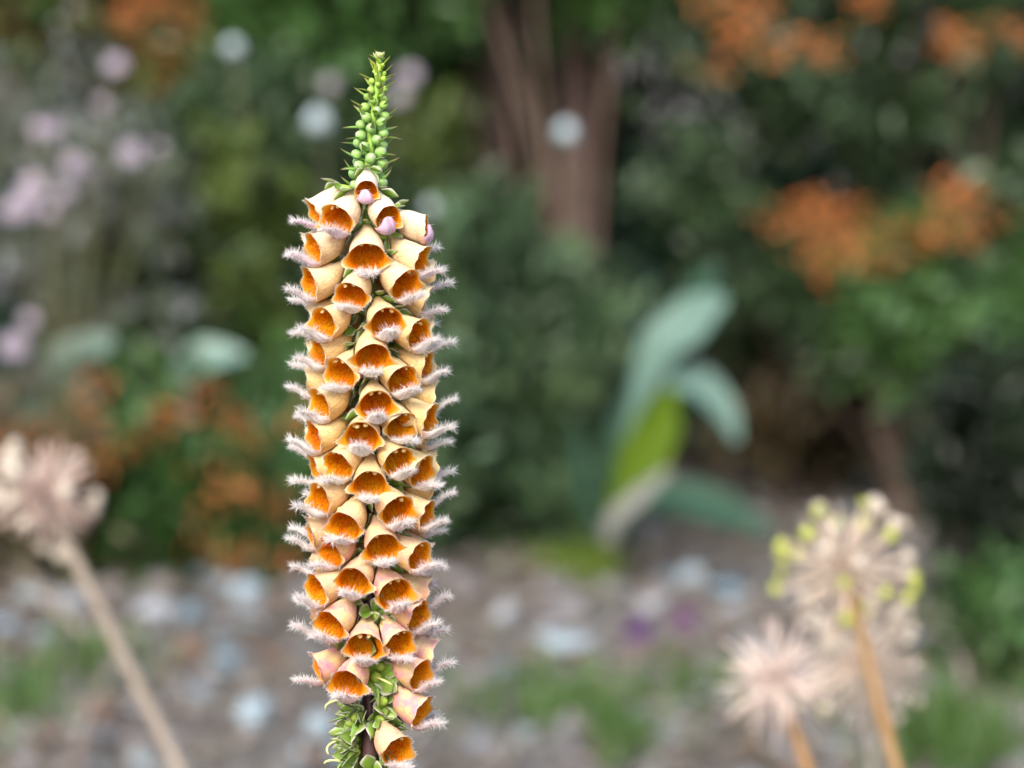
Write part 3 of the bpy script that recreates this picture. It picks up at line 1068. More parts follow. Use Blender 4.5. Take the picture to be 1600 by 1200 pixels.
def shrub(name, label, cat, base, box, n_twigs, n_per, size, aspect, mat, seed, group=None, berries=(), bmesh=BERRY, stems=9, spread=0.05, bark='bark', thresh=0.0, nscale=5.0, droop=0.0, stem_r=0.010):
    """box = (x0,x1,y0,y1,z0,z1) of the crown in world metres; base on the ground"""
    g = np.random.default_rng(seed)
    root = empty(name, (base[0], base[1], 0))
    tag(root, label, cat, group)
    x0, x1, y0, y1, z0, z1 = box
    pts = []
    ph = g.uniform(0, 6, 9)
    while len(pts) < n_twigs:
        q = g.uniform(-1, 1, 3)
        if (abs(q[0]) ** 2.6 + abs(q[1]) ** 2.6 + abs(q[2]) ** 2.6) > 1: continue
        p = np.array([(x0 + x1) / 2 + q[0] * (x1 - x0) / 2, (y0 + y1) / 2 + q[1] * (y1 - y0) / 2, (z0 + z1) / 2 + q[2] * (z1 - z0) / 2])
        f = (math.sin(p[0] * nscale * 2.1 + ph[0]) * math.sin(p[1] * nscale * 1.7 + ph[1]) + math.sin(p[2] * nscale * 2.3 + ph[2]) * math.sin(p[0] * nscale * 1.3 + ph[3]) + 0.5 * math.sin((p[0] - p[2]) * nscale * 3.1 + ph[4]))
        if f < thresh + g.normal(0, 0.15): continue
        pts.append(p)
    pts = np.array(pts)
    b = np.array([base[0], base[1], 0])
    d = pts - (b + np.array([0, 0, (z0 + z1) * 0.2]))
    d /= np.linalg.norm(d, axis=1, keepdims=True)
    d = d + g.normal(0, 0.45, d.shape) - np.array([0, 0, droop]); d /= np.linalg.norm(d, axis=1, keepdims=True)
    V, F = leaf_cloud(pts - b, d, n_per, spread, size, aspect, seed + 1)
    fo = obj('foliage', fast_mesh('foliage', V, F, mat, smooth=False), root); fo['kind'] = 'stuff'
    # branches
    idx = g.choice(len(pts), min(stems * 5, len(pts)), replace=False)
    for s in range(stems):
        foot_ = Vector((g.normal(0, 0.035), g.normal(0, 0.035), -0.02))
        tip = Vector(pts[idx[s]] - b)
        mid = foot_.lerp(tip, 0.5) + Vector((g.normal(0, .04), g.normal(0, .04), 0.06))
        obj('branch', tube_mesh('branch', [foot_, foot_.lerp(mid, .5) + Vector((0, 0, .02)), mid, mid.lerp(tip, .55), tip], [stem_r, stem_r * .85, stem_r * .65, stem_r * .45, stem_r * .2], MT[bark], 7), root)
    gg = random.Random(seed)
    for (bx, by, bd, sc_) in berries:
        p = at(bx, by, bd) - Vector((base[0], base[1], 0))
        m = Matrix.Translation(p) @ Matrix.Rotation(gg.uniform(0, 6), 4, 'Z') @ Matrix.Rotation(gg.uniform(-.5, .5), 4, 'X') @ Matrix.Scale(sc_, 4)
        bc = obj('berry_cluster', gg.choice(bmesh), root, m); bc['kind'] = 'stuff'
    return root


def pxbox(x0, x1, y0, y1, d, depth):
    a, b = at(x0, y1, d), at(x1, y0, d)
    return (a.x, b.x, d - depth * 0.5, d + depth * 0.5, a.z, b.z)


G_DARK = m_leaf('shade_dark_leaf', [(0.006, 0.010, 0.005), (0.015, 0.025, 0.010), (0.032, 0.05, 0.022)], seed=1, scale=6)  # near-black leaf colour with the shade under and behind shrubs put in
G_GREY = m_leaf('grey_green_leaf', [(0.012, 0.022, 0.008), (0.035, 0.06, 0.02), (0.075, 0.115, 0.055), (0.13, 0.175, 0.11)], scale=6, seed=2, rough=0.36)
G_MID = m_leaf('mid_green_leaf', [(0.018, 0.042, 0.010), (0.045, 0.095, 0.022), (0.08, 0.15, 0.038), (0.11, 0.19, 0.09)], scale=6, seed=3, rough=0.36)
G_OLIVE = m_leaf('olive_leaf', [(0.022, 0.034, 0.008), (0.065, 0.09, 0.018), (0.115, 0.15, 0.03), (0.16, 0.16, 0.09)], scale=6, seed=8)
G_RUST = m_leaf('green_and_rust_leaf', [(0.03, 0.06, 0.015), (0.07, 0.12, 0.03), (0.18, 0.10, 0.035), (0.14, 0.21, 0.10)], scale=9, seed=5)
G_TEAL = m_leaf('blue_green_leaf', [(0.016, 0.036, 0.02), (0.045, 0.09, 0.055), (0.09, 0.16, 0.12), (0.16, 0.24, 0.20)], scale=6, seed=6, rough=0.33)
G_SOFT = m_leaf('soft_green_leaf', [(0.02, 0.034, 0.014), (0.045, 0.075, 0.032), (0.07, 0.125, 0.065), (0.11, 0.155, 0.06), (0.14, 0.20, 0.13)], scale=6.5, seed=11)
G_PALE = m_leaf('pale_lilac_grey_leaf', [(0.045, 0.065, 0.03), (0.12, 0.13, 0.09), (0.21, 0.195, 0.19), (0.30, 0.28, 0.31)], scale=10, seed=7)


def bshift(lst, d, s=1.0):
    r_ = random.Random(5)
    out = []
    for x, y, k in lst:
        for _ in range(k):
            out.append((x + r_.gauss(0, 17), y + r_.gauss(0, 17), d + r_.uniform(-0.05, 0.05), s * r_.uniform(0.85, 1.2)))
    return out


# dark hedge added behind everything, closing the view with dark depth
gh = np.random.default_rng(77)
for i, (xa, xb, lab) in enumerate([(-4.2, -0.75, 'dark hedge plant added behind the lilac asters'), (-0.9, 0.55, 'dark hedge plant added behind the pinkish trunks'), (0.4, 4.2, 'dark hedge plant added behind the orange berried shrub')]):
    shrub('hedge_plant', lab, 'hedge', ((xa + xb) / 2, 7.6), (xa, xb, 7.2, 8.0, 0.0, 2.3), 1500 if xb - xa < 2 else 2900, 14, 0.06, 0.45, G_DARK, 200 + i, 'dark hedge plants at the back', stems=10, spread=0.09, thresh=-0.7, nscale=3)

# left: green and rust shrub high up
shrub('rusty_shrub', 'green shrub with rust brown seed heads above the lilac asters', 'shrub', (at(250, 500, 6.3).x, 6.3), pxbox(-80, 520, -420, 420, 6.3, 0.7), 800, 15, 0.05, 0.46, G_RUST, 301, 'shrubs of the border',
      bshift([(250, 15, 3), (215, 25, 2), (285, 30, 2), (255, 45, 2), (15, 110, 1), (30, 150, 1), (275, 165, 1)], 5.98, 1.1), RUST, thresh=0.0, nscale=9)
shrub('leafy_shrub', 'bright mid green shrub next to the pale blue ball by the foxglove tip', 'shrub', (at(480, 500, 6.0).x, 6.0), pxbox(330, 660, -300, 330, 6.0, 0.4), 420, 14, 0.055, 0.5, G_MID, 311, 'shrubs of the border', thresh=-0.1, nscale=10)
# lilac grey twiggy plant under the asters
shrub('twiggy_shrub', 'twiggy lilac grey plant below the aster flowers', 'shrub', (at(80, 870, 5.5).x, 5.5), pxbox(-140, 330, 90, 800, 5.5, 0.4), 290, 12, 0.045, 0.34, G_PALE, 312, 'shrubs of the border', thresh=0.25, nscale=10)
# left middle: grey green shrub
shrub('leafy_shrub', 'loose grey green shrub between the lilac asters and the foxglove', 'shrub', (at(330, 700, 5.75).x, 5.75), pxbox(170, 620, 130, 720, 5.75, 0.55), 520, 15, 0.048, 0.40, G_GREY, 302, 'shrubs of the border', thresh=0.0, nscale=10)
shrub('leafy_shrub', 'olive and lime shrub between the asters and the upper foxglove bells', 'shrub', (at(300, 760, 5.6).x, 5.6), pxbox(180, 470, 240, 620, 5.6, 0.4), 240, 14, 0.05, 0.42, G_OLIVE, 313, 'shrubs of the border', thresh=0.15, nscale=10)
# left low: berry shrub by the gravel
shrub('berry_shrub', 'low shrub with rust orange berries at the edge of the gravel', 'shrub', (at(340, 890, 5.35).x, 5.4), pxbox(110, 560, 560, 900, 5.4, 0.45), 480, 15, 0.042, 0.48, G_MID, 303, 'berried shrubs',
      bshift([(275, 680, 2), (300, 620, 1), (360, 755, 3), (400, 765, 2), (335, 800, 1), (430, 885, 2), (360, 645, 1), (300, 790, 1), (420, 810, 2), (150, 640, 1), (130, 690, 2), (20, 690, 2), (455, 690, 1), (440, 930, 1), (385, 850, 2), (170, 700, 2), (410, 700, 1)], 5.16, 0.9), RUST, thresh=-0.1, nscale=11)
# far left low greens
shrub('leafy_shrub', 'low blue green shrub behind the leaning allium stalk', 'shrub', (at(60, 880, 5.6).x, 5.6), pxbox(-120, 260, 380, 880, 5.6, 0.5), 420, 15, 0.048, 0.45, G_TEAL, 304, 'shrubs of the border', thresh=0.0, nscale=10)
# centre: soft green upright shrub
shrub('leafy_shrub', 'soft green upright shrub directly behind the foxglove spike', 'shrub', (at(790, 900, 5.6).x, 5.6), pxbox(600, 960, 330, 900, 5.6, 0.5), 620, 15, 0.042, 0.38, G_SOFT, 305, 'shrubs of the border', thresh=0.1, droop=-0.4, nscale=10)
shrub('leafy_shrub', 'olive green shrub between the pinkish trunks and the foxglove', 'shrub', (at(700, 800, 5.75).x, 5.8), pxbox(610, 775, 190, 760, 5.8, 0.3), 220, 14, 0.05, 0.34, G_OLIVE, 314, 'shrubs of the border', thresh=0.1, droop=-0.4, nscale=10)
# centre top
shrub('leafy_shrub', 'tall grey green shrub around the pinkish trunks', 'shrub', (at(760, 600, 6.5).x, 6.5), pxbox(470, 1080, -450, 300, 6.6, 0.5), 520, 14, 0.05, 0.44, G_GREY, 306, 'shrubs of the border', thresh=0.1, nscale=9)
shrub('leafy_shrub', 'mid green shrub overhanging the pinkish trunks', 'shrub', (at(830, 500, 5.95).x + 0.1, 6.05), pxbox(620, 1080, -350, 55, 5.95, 0.35), 330, 14, 0.05, 0.46, G_MID, 315, 'shrubs of the border', thresh=0.0, nscale=9)
# right: firethorn
shrub('berry_shrub', 'large grey green shrub with bright orange berry clusters', 'shrub', (at(1420, 850, 6.0).x, 6.0), pxbox(1000, 1760, -480, 600, 6.0, 0.8), 1050, 14, 0.042, 0.42, G_GREY, 307, 'berried shrubs',
      bshift([(1130, 15, 3), (1150, 55, 2), (1185, 25, 2), (1205, 60, 1), (1275, 30, 2), (1350, 0, 2), (1490, 80, 4), (1585, 25, 2), (1250, 345, 4), (1330, 350, 2), (1310, 385, 4), (1290, 425, 2), (1370, 375, 1), (1405, 345, 2), (1495, 290, 3), (1505, 330, 4), (1485, 365, 2), (1555, 310, 1), (1340, 300, 1), (1175, 80, 1), (1110, 70, 1)], 5.60, 0.78), BERRY, thresh=0.15, nscale=8.0, stems=14)
# right centre: green under the berries
shrub('leafy_shrub', 'blue green shrub behind the broad leaved plant', 'shrub', (at(1060, 760, 6.5).x, 6.5), pxbox(880, 1330, 230, 700, 6.5, 0.4), 520, 14, 0.05, 0.38, G_TEAL, 308, 'shrubs of the border', thresh=0.05, nscale=9)
shrub('leafy_shrub', 'fresh green leafy shrub growing below the orange berries', 'shrub', (at(1480, 800, 5.7).x, 5.75), pxbox(1280, 1640, 380, 580, 5.75, 0.35), 260, 14, 0.045, 0.45, G_MID, 309, 'shrubs of the border', thresh=-0.2, nscale=10)
shrub('leafy_shrub', 'dark shrub added for the shade under the orange berried shrub', 'shrub', (at(1600, 1000, 4.9).x, 5.0), pxbox(1440, 1830, 585, 1010, 5.0, 0.35), 420, 14, 0.045, 0.42, G_DARK, 316, 'shrubs of the border', thresh=-0.4, nscale=9)  # dark shrub added where only shade lies under the berries
shrub('leafy_shrub', 'low green plant in front of the dark added shrub', 'shrub', (at(1560, 1100, 4.5).x, 4.5), pxbox(1460, 1720, 900, 1230, 4.5, 0.3), 150, 14, 0.036, 0.42, G_MID, 310, 'shrubs of the border', thresh=0.0, nscale=12)

G_DRY = m_leaf('dry_brown_leaf', [(0.03, 0.022, 0.012), (0.085, 0.055, 0.025), (0.15, 0.10, 0.055), (0.21, 0.16, 0.12)], scale=7, seed=12)
shrub('twiggy_shrub', 'dry brown twiggy shrub behind the plant with two wide pale leaves', 'shrub', (at(290, 850, 5.65).x, 5.68), pxbox(120, 480, 330, 620, 5.68, 0.3), 150, 13, 0.045, 0.3, G_DRY, 320, 'shrubs of the border', thresh=0.2, nscale=10)
shrub('twiggy_shrub', 'dry brown twiggy growth under the orange berried shrub', 'shrub', (at(1270, 780, 6.1).x, 6.15), pxbox(1130, 1440, 520, 740, 6.15, 0.3), 170, 13, 0.045, 0.3, G_DRY, 321, 'shrubs of the border', thresh=0.0, nscale=10)
shrub('twiggy_shrub', 'dry brown twiggy plant behind the cream capsuled allium head', 'shrub', (at(60, 880, 5.3).x, 5.3), pxbox(-100, 200, 620, 880, 5.3, 0.3), 150, 13, 0.04, 0.3, G_DRY, 322, 'shrubs of the border', thresh=0.0, nscale=10)

# trunks
def trunk(px, y0, y1, d, rpx, label, lean=0.0, mat='bark_pink'):
    s = d / FPX
    b = Vector((at(px, 600, d).x + lean * -0.25, d, 0))
    root = empty('tree_trunk', b)
    tag(root, label, 'trunk', 'trunks behind the foxglove')
    top = Vector((at(px, y0, d).x + lean * 0.2, d, 1.5))
    n = 9
    pts = [Vector((0, 0, -0.03)).lerp(top - b, i / (n - 1)) + Vector((math.sin(i * 1.3 + px) * 0.008, 0, 0)) for i in range(n)]
    obj('bole', tube_mesh('bole', pts, [rpx * s * (1.15 - 0.35 * i / (n - 1)) for i in range(n)], MT[mat], 12), root)
    for k in range(3):
        q = pts[5 + k]
        e = q + Vector(((-1) ** k * 0.18, 0.03, 0.22))
        obj('limb', tube_mesh('limb', [q, q.lerp(e, .5) + Vector((0, 0, .02)), e], [rpx * s * .4, rpx * s * .3, rpx * s * .15], MT[mat], 8), root)


trunk(900, 0, 700, 6.2, 30, 'thick pinkish brown trunk with a pale blue ball before it', 0.0)
trunk(785, 0, 700, 6.25, 17, 'slimmer pinkish brown trunk beside the thick one', 0.06)

# ================================================================= SMALL PLANTS
# lilac asters on the left
PET = fast_mesh('petal', np.array([(0, 0, 0), (0.5, 0.16, 0.05), (1, 0, 0.0), (0.5, -0.16, 0.05)]), [(0, 1, 2, 3)], m_plain('lilac_petal', (0.33, 0.29, 0.39), 0.6, 0.3, 0.2))
EYE = fast_mesh('flower_eye', np.array(ico(1)[0]) * 0.3, ico(1)[1], m_plain('aster_eye', (0.45, 0.36, 0.20), 0.7))
M_ST = m_plain('green_brown_stalk', (0.10, 0.10, 0.05), 0.7)


def flower_head(parent, loc, r, facing, petal=PET, eye=EYE, n=11):
    q = Vector(facing).to_track_quat('Z', 'Y').to_matrix()
    e = obj('flower_head', eye, parent, Matrix.Translation(loc) @ q.to_4x4() @ Matrix.Scale(r, 4))
    for k in range(n):
        obj('petal', petal, e, Matrix.Rotation(2 * math.pi * k / n, 4, 'Z') @ Matrix.Diagonal((1, 1.5, 1, 1)))


AST = [(180, 100, 22), (205, 238, 24), (115, 255, 22), (50, 290, 28), (35, 320, 26), (85, 200, 16), (160, 160, 15), (60, 200, 18), (15, 330, 22), (100, 300, 16), (75, 330, 15), (20, 540, 28), (45, 500, 18), (140, 270, 14), (250, 230, 12), (515, 130, 15), (640, 115, 20), (625, 150, 16)]
def aster(items, label, d, bx):
    root = empty('aster', (bx, d, 0))
    tag(root, label, 'flower', 'lilac asters')
    rr = random.Random(int(bx * 1000))
    for x, y, rp in items:
        p = at(x, y, d + rr.uniform(-.08, .08)) - Vector((bx, d, 0))
        obj('stalk', tube_mesh('stalk', [(rr.uniform(-.03, .03), 0, -0.01), Vector((p.x * 0.5, p.y * .5, p.z * 0.6)), p], [0.0025, 0.002, 0.0012], M_ST, 5), root)
        flower_head(root, p, rp * d / FPX * 0.95, (rr.uniform(-.4, .4), -1, rr.uniform(0.2, .9)))
aster(AST[:11] + AST[13:15], 'aster with pale lilac flowers in front of the rusty shrub', 5.2, at(100, 800, 5.2).x)
aster(AST[11:13], 'aster with two whitish flowers above the leaning allium stalk', 5.0, at(20, 900, 5.0).x)
aster(AST[15:], 'aster with pale lilac flowers behind the tip of the foxglove', 5.7, at(590, 800, 5.7).x)

# pale blue balls; small ones stand in for sky glints on glossy leaves
M_BALL = m_plain('pale_blue_ball', (0.46, 0.55, 0.60), 0.6, 0.2, 0.3, (0.38, 0.48, 0.50), 60)
bv, bf = ico(2)
sp = []
for k in range(len(bv)):
    sp.append(bv[k] * (1.0 if k % 2 else 0.86))
BALL = fast_mesh('ball_head', np.array(sp), bf, M_BALL)
for x, y, rp, d, lab in [(885, 207, 19, 5.6, 'pale blue ball in front of the thick trunk'), (497, 190, 22, 5.5, 'large pale blue ball close beside the foxglove bud tip'),
                         (365, 75, 16, 5.6, 'small pale blue ball for a sky glint below the rust brown seed heads'), (935, 540, 15, 5.5, 'small pale blue ball for a sky glint beside the broad leaved plant'), (675, 325, 15, 5.6, 'pale blue ball for a sky glint behind the uppermost foxglove bells')]:
    p = at(x, y, d)
    root = empty('pale_ball', (p.x + 0.02, d, 0))
    tag(root, lab, 'flower', 'pale blue balls')
    tp = p - root.location
    obj('stalk', tube_mesh('stalk', [(0, 0, -0.01), (0.015, 0, tp.z * .5), tp], [0.003, 0.0025, 0.002], M_ST, 6), root)
    obj('ball_head', BALL, root, Matrix.Translation(tp) @ Matrix.Scale(rp * d / FPX, 4))


# broad leaved plant
def strap(name, pts, wid, mat, cup=0.25, nu=5):
    """leaf blade along world points with given half widths"""
    pts = [Vector(p) for p in pts]
    V, U, F = [], [], []
    # resample with catmull-rom
    P, W = [], []
    for i in range(len(pts) - 1):
        p0, p1, p2, p3 = pts[max(i - 1, 0)], pts[i], pts[i + 1], pts[min(i + 2, len(pts) - 1)]
        for k in range(5):
            t = k / 5
            P.append(0.5 * ((2 * p1) + (p2 - p0) * t + (2 * p0 - 5 * p1 + 4 * p2 - p3) * t * t + (3 * p1 - p0 - 3 * p2 + p3) * t ** 3))
            W.append(wid[i] * (1 - t) + wid[i + 1] * t)
    P.append(pts[-1]); W.append(wid[-1])
    for i, p in enumerate(P):
        tg = (P[min(i + 1, len(P) - 1)] - P[max(i - 1, 0)]).normalized()
        vw = (CAM - p).normalized() * 0 + Vector((0.1, -0.75, 0.65))
        s = tg.cross(vw).normalized(); nn = s.cross(tg).normalized()
        for j in range(nu):
            u = -1 + 2 * j / (nu - 1)
            V.append(p + s * u * W[i] + nn * cup * W[i] * u * u); U.append((0.5 + u / 2, i / (len(P) - 1)))
    nr = len(P)
    F = grid_faces(nr, nu)
    lo = [v + Vector((0, 0.0012, -0.0006)) for v in V]
    F2 = [tuple(q + len(V) for q in f[::-1]) for f in F]
    return fast_mesh(name, np.array([tuple(v) for v in V + lo]), F + F2, mat, U + U)


def m_blade(name, col, col2, rough, trans, spec):
    g = N(name)
    u, v = g.uv()
    st = g.noise(g.comb(g.math('MULTIPLY', u, 18), g.math('MULTIPLY', v, 1.5)), 1.0, 2.0)
    return g.petal(g.mix(g.step(st, 0.35, 0.65), col, col2), trans, rough, spec)


M_BLT = m_blade('sky_sheen_blue_green_blade', (0.095, 0.175, 0.14), (0.135, 0.225, 0.19), 0.42, 0.15, 0.35)  # sky reflection on the leaves is put into this pale teal
M_BLL = m_blade('translucent_lime_blade', (0.10, 0.185, 0.010), (0.14, 0.235, 0.014), 0.45, 0.5, 0.3)
M_BLD = m_blade('dark_green_blade', (0.018, 0.05, 0.032), (0.03, 0.07, 0.045), 0.6, 0.1, 0.12)
M_BLG = m_blade('dry_grey_blade', (0.15, 0.155, 0.14), (0.20, 0.20, 0.185), 0.7, 0.1, 0.15)
DL = 5.3
bp = on_ground(940, 860); bp = Vector((at(945, 850, DL).x, DL, 0))
plant = empty('broad_leaved_plant', bp)
tag(plant, 'broad leaved plant with waxy blue green blades and one lime blade', 'plant')
def blade(pxs, wid, mat, d=DL, dd=0.0):
    pts = [at(x, y, d + dd * i / (len(pxs) - 1)) - bp for i, (x, y) in enumerate(pxs)]
    s = d / FPX
    obj('leaf', strap('leaf', pts, [q * s for q in wid], mat), plant)
blade([(945, 845), (965, 760), (990, 640), (1030, 545), (1085, 500), (1135, 465)], [4, 5, 9, 34, 44, 7], M_BLT, DL + 0.02, -0.1)
blade([(950, 845), (975, 770), (1000, 680), (1040, 600), (1085, 595), (1130, 640), (1150, 690)], [4, 5, 9, 26, 32, 22, 5], M_BLT, DL, -0.05)
blade([(950, 845), (975, 790), (1005, 720), (1030, 660), (1045, 605)], [10, 26, 40, 36, 8], M_BLL, DL - 0.08, -0.03)
blade([(950, 845), (990, 790), (1060, 780), (1130, 800), (1210, 835)], [8, 24, 36, 34, 5], M_BLD, DL - 0.1, -0.1)
blade([(945, 848), (960, 812), (1000, 775), (1045, 735)], [10, 15, 16, 5], M_BLG, DL - 0.16, -0.05)
blade([(945, 848), (915, 780), (905, 720), (900, 660)], [5, 11, 13, 3], M_BLD, DL + 0.05)
blade([(945, 848), (950, 700), (1010, 580), (1100, 440), (1110, 410)], [6, 12, 18, 22, 4], M_BLD, DL + 0.12)
# wide pale leaf on the left
DL2 = 5.25
p2 = Vector((at(330, 850, DL2).x, DL2, 0))
plant = empty('broad_leaved_plant', p2)
tag(plant, 'plant with two wide pale blue green leaves above the rust berries', 'plant')
bp = p2
blade([(330, 880), (300, 700), (285, 600), (320, 560), (385, 555)], [4, 6, 14, 36, 5], M_BLT, DL2)
blade([(330, 880), (230, 720), (120, 600), (90, 560), (150, 540), (180, 535)], [4, 6, 12, 24, 26, 5], M_BLT, DL2)

# dry stalks
def stalk(pxs, d, rpx, label, mat='stalk_grey'):
    pts = [at(x, y, d) for x, y in pxs]
    f = pts[0].copy(); dv = (pts[0] - pts[1]); k = pts[0].z / max(1e-3, -dv.z)
    ft = pts[0] + dv * k; ft.z = 0
    if abs(ft.x - pts[0].x) > 0.5: ft.x = pts[0].x + math.copysign(0.3, ft.x - pts[0].x)
    s = d / FPX
    pts = [ft] + pts
    root = empty('dry_stalk', ft)
    tag(root, label, 'stalk', 'dry stalks in the border')
    obj('stalk', tube_mesh('stalk', [p - ft for p in pts], [rpx * s * (1.1 - 0.5 * i / len(pts)) for i in range(len(pts))], MT[mat], 7), root)
    for sgn in (-1, 1):
        q = pts[-2].lerp(pts[-1], 0.5) - ft
        obj('side_twig', tube_mesh('side_twig', [q, q + Vector((sgn * 0.025, 0, 0.03)), q + Vector((sgn * 0.035, 0, 0.075))], [rpx * s * .4, rpx * s * .3, rpx * s * .2], MT[mat], 5), root)


stalk([(30, 520), (60, 450), (90, 370), (115, 310)], 5.62, 5, 'leaning straw coloured stalk below the lilac asters')
stalk([(228, 560), (236, 520), (240, 480)], 5.62, 5, 'short grey brown stalk beside the pale blue green leaves')
stalk([(165, 460), (162, 400), (165, 340)], 5.62, 5, 'grey brown stalk standing between the asters and the shrub')
stalk([(1232, 730), (1222, 650), (1205, 560), (1195, 480)], 6.1, 9, 'reddish brown stalk beside the broad leaved plant', 'bark_pink')
stalk([(375, 470), (380, 420), (382, 380)], 5.7, 4, 'pale grey stalk half way between the asters and the foxglove bells')
stalk([(432, 420), (436, 370), (430, 330)], 5.7, 4, 'thin pale straw stalk close to the upper foxglove bells')

# dry stems fallen on the gravel
for x0, y0, x1, y1, rp, lab in [(-30, 870, 140, 1010, 9, 'fallen pale stem on the gravel behind the leaning allium stalk'), (200, 1010, 120, 1190, 7, 'fallen straw stem crossing under the leaning allium stalk'), (640, 1190, 720, 1080, 6, 'fallen straw stem on the gravel next to the wide grass tuft'), (1470, 1010, 1540, 1190, 7, 'fallen straw stem beside the low green plant')]:
    a_, b_ = on_ground(x0, y0), on_ground(x1, y1)
    rt = tag(empty('fallen_stem', a_), lab, 'stem', 'fallen stems on the gravel')
    e_ = b_ - a_
    obj('stem', tube_mesh('stem', [Vector((0, 0, 0.018)), e_ * 0.35 + Vector((0.01, 0, 0.026)), e_ * 0.7 + Vector((-0.006, 0, 0.02)), e_ + Vector((0, 0, 0.016))], [rp * a_.y / FPX * k_ for k_ in (1.0, .9, .75, .5)], MT['stalk_grey'], 7), rt)
    obj('side_twig', tube_mesh('side_twig', [e_ * 0.6 + Vector((0, 0, 0.02)), e_ * 0.75 + Vector((0.03, 0.02, 0.04)), e_ * 0.85 + Vector((0.06, 0.03, 0.05))], [0.003, 0.0022, 0.0012], MT['stalk_grey'], 5), rt)

# purple clover like flowers
M_PUR = m_plain('purple_flower', (0.12, 0.03, 0.20), 0.6, 0.2, 0.3, (0.20, 0.09, 0.34), 120)
M_MAG = m_plain('magenta_flower', (0.28, 0.09, 0.24), 0.6, 0.2, 0.3, (0.22, 0.12, 0.28), 120)
def clover(x, y, rp, d, mat, label):
    p = at(x, y, d); root = empty('clover_flower', (p.x, d, 0)); tag(root, label, 'flower', 'purple flowers on the gravel')
    tp = p - root.location; s = d / FPX
    obj('stalk', tube_mesh('stalk', [(0, 0, -0.005), (0.004, 0, tp.z * .5), tp], [0.002, 0.0018, 0.0015], M_ST, 5), root)
    rr = random.Random(x); fl = blade_mesh('floret', 1000, 420, mat, 0.4, 0.5, 4, 5, 1.5, 20)
    for k in range(34):
        a = k * 2.4; z = 1 - 1.7 * (k + .5) / 34
        dv = Vector((math.cos(a) * math.sqrt(max(0, 1 - z * z)), math.sin(a) * math.sqrt(max(0, 1 - z * z)), z + .25)).normalized()
        obj('floret', fl, root, Matrix.Translation(tp) @ dv.to_track_quat('X', 'Z').to_matrix().to_4x4() @ Matrix.Scale(rp * s, 4))
clover(1000, 985, 29, 4.5, M_PUR, 'deep purple flower head low over the gravel')
clover(1070, 968, 27, 4.5, M_MAG, 'magenta flower head low over the gravel')

# grass tufts
M_GR = m_leaf('grass_blade', [(0.06, 0.11, 0.025), (0.10, 0.17, 0.04), (0.15, 0.22, 0.06)], scale=4, seed=9, trans=0.3)
M_MOSS = m_leaf('lime_moss', [(0.11, 0.16, 0.015), (0.17, 0.23, 0.02)], scale=9, seed=10, trans=0.3)
def tuft(x, y, wpx, hpx, n, mat, label, seed, lift=0):
    g = np.random.default_rng(seed)
    c = on_ground(x, y + hpx * 0.5); s = c.y / FPX
    V, F = [], []
    for i in range(n):
        b = np.array([g.normal(0, wpx * s * 0.42) * (1 if i % 3 else 1.6), g.normal(0, 0.09), 0]); h = hpx * s * g.uniform(0.6, 1.25); dx, dy = g.normal(0, 0.4, 2) * h
        a = g.uniform(0, 3.14); wv = np.array([math.cos(a), math.sin(a), 0]) * 0.0035
        m_ = b + np.array([dx * .35, dy * .35, h * .6]); t_ = b + np.array([dx, dy, h])
        k = len(V); V += [b - wv, b + wv, m_ + wv * .8, m_ - wv * .8, t_]
        F += [(k, k + 1, k + 2, k + 3), (k + 3, k + 2, k + 4, k + 4)]
    me = bpy.data.meshes.new('grass_tuft'); me.from_pydata([tuple(v) for v in V], [], [f if f[2] != f[3] else f[:3] for f in F]); me.materials.append(mat)
    o = obj('grass_tuft', me); o.location = (c.x, c.y, lift)
    tag(o, label, 'grass', 'grass tufts on the gravel', 'stuff')
tuft(860, 1080, 170, 60, 170, M_GR, 'wide green grass tuft on the gravel beside the lower foxglove', 1)
tuft(970, 1130, 55, 70, 90, M_GR, 'small green grass tuft below the purple flower heads', 2)
tuft(910, 865, 70, 40, 150, M_MOSS, 'lime green tuft in front of the broad leaved plant', 3)
tuft(135, 1020, 110, 60, 80, M_GR, 'pale green tuft close to the leaning allium stalk', 4)
tuft(40, 1075, 100, 70, 90, M_GR, 'green tuft beyond the leaning allium stalk, away from the foxglove', 5)
tuft(1080, 1060, 150, 55, 80, M_GR, 'sparse grey green tuft beside the bare pinkish allium head', 6)
tuft(1500, 1130, 130, 110, 200, M_GR, 'tall green tuft beside the tan allium stalk', 7)
tuft(1330, 715, 190, 45, 200, M_MOSS, 'lime green strip of tufts below the orange berried shrub', 8)
tuft(215, 840, 100, 50, 150, M_MOSS, 'lime green tuft at the foot of the rust berried shrub', 9)

# ================================================================= STONES AND GRAVEL
def rock(name, seed, mat, flat=0.6):
    v, f = ico(3); v = v.copy()
    g = np.random.default_rng(seed)
    for _ in range(10):
        n_ = g.normal(0, 1, 3); n_ /= np.linalg.norm(n_); c = g.uniform(0.55, 0.85)
        dd = v @ n_ - c
        v -= np.where(dd > 0, dd, 0)[:, None] * n_ * 0.85
    v *= np.array([1, 0.8, flat])
    return fast_mesh(name, v, f, mat)


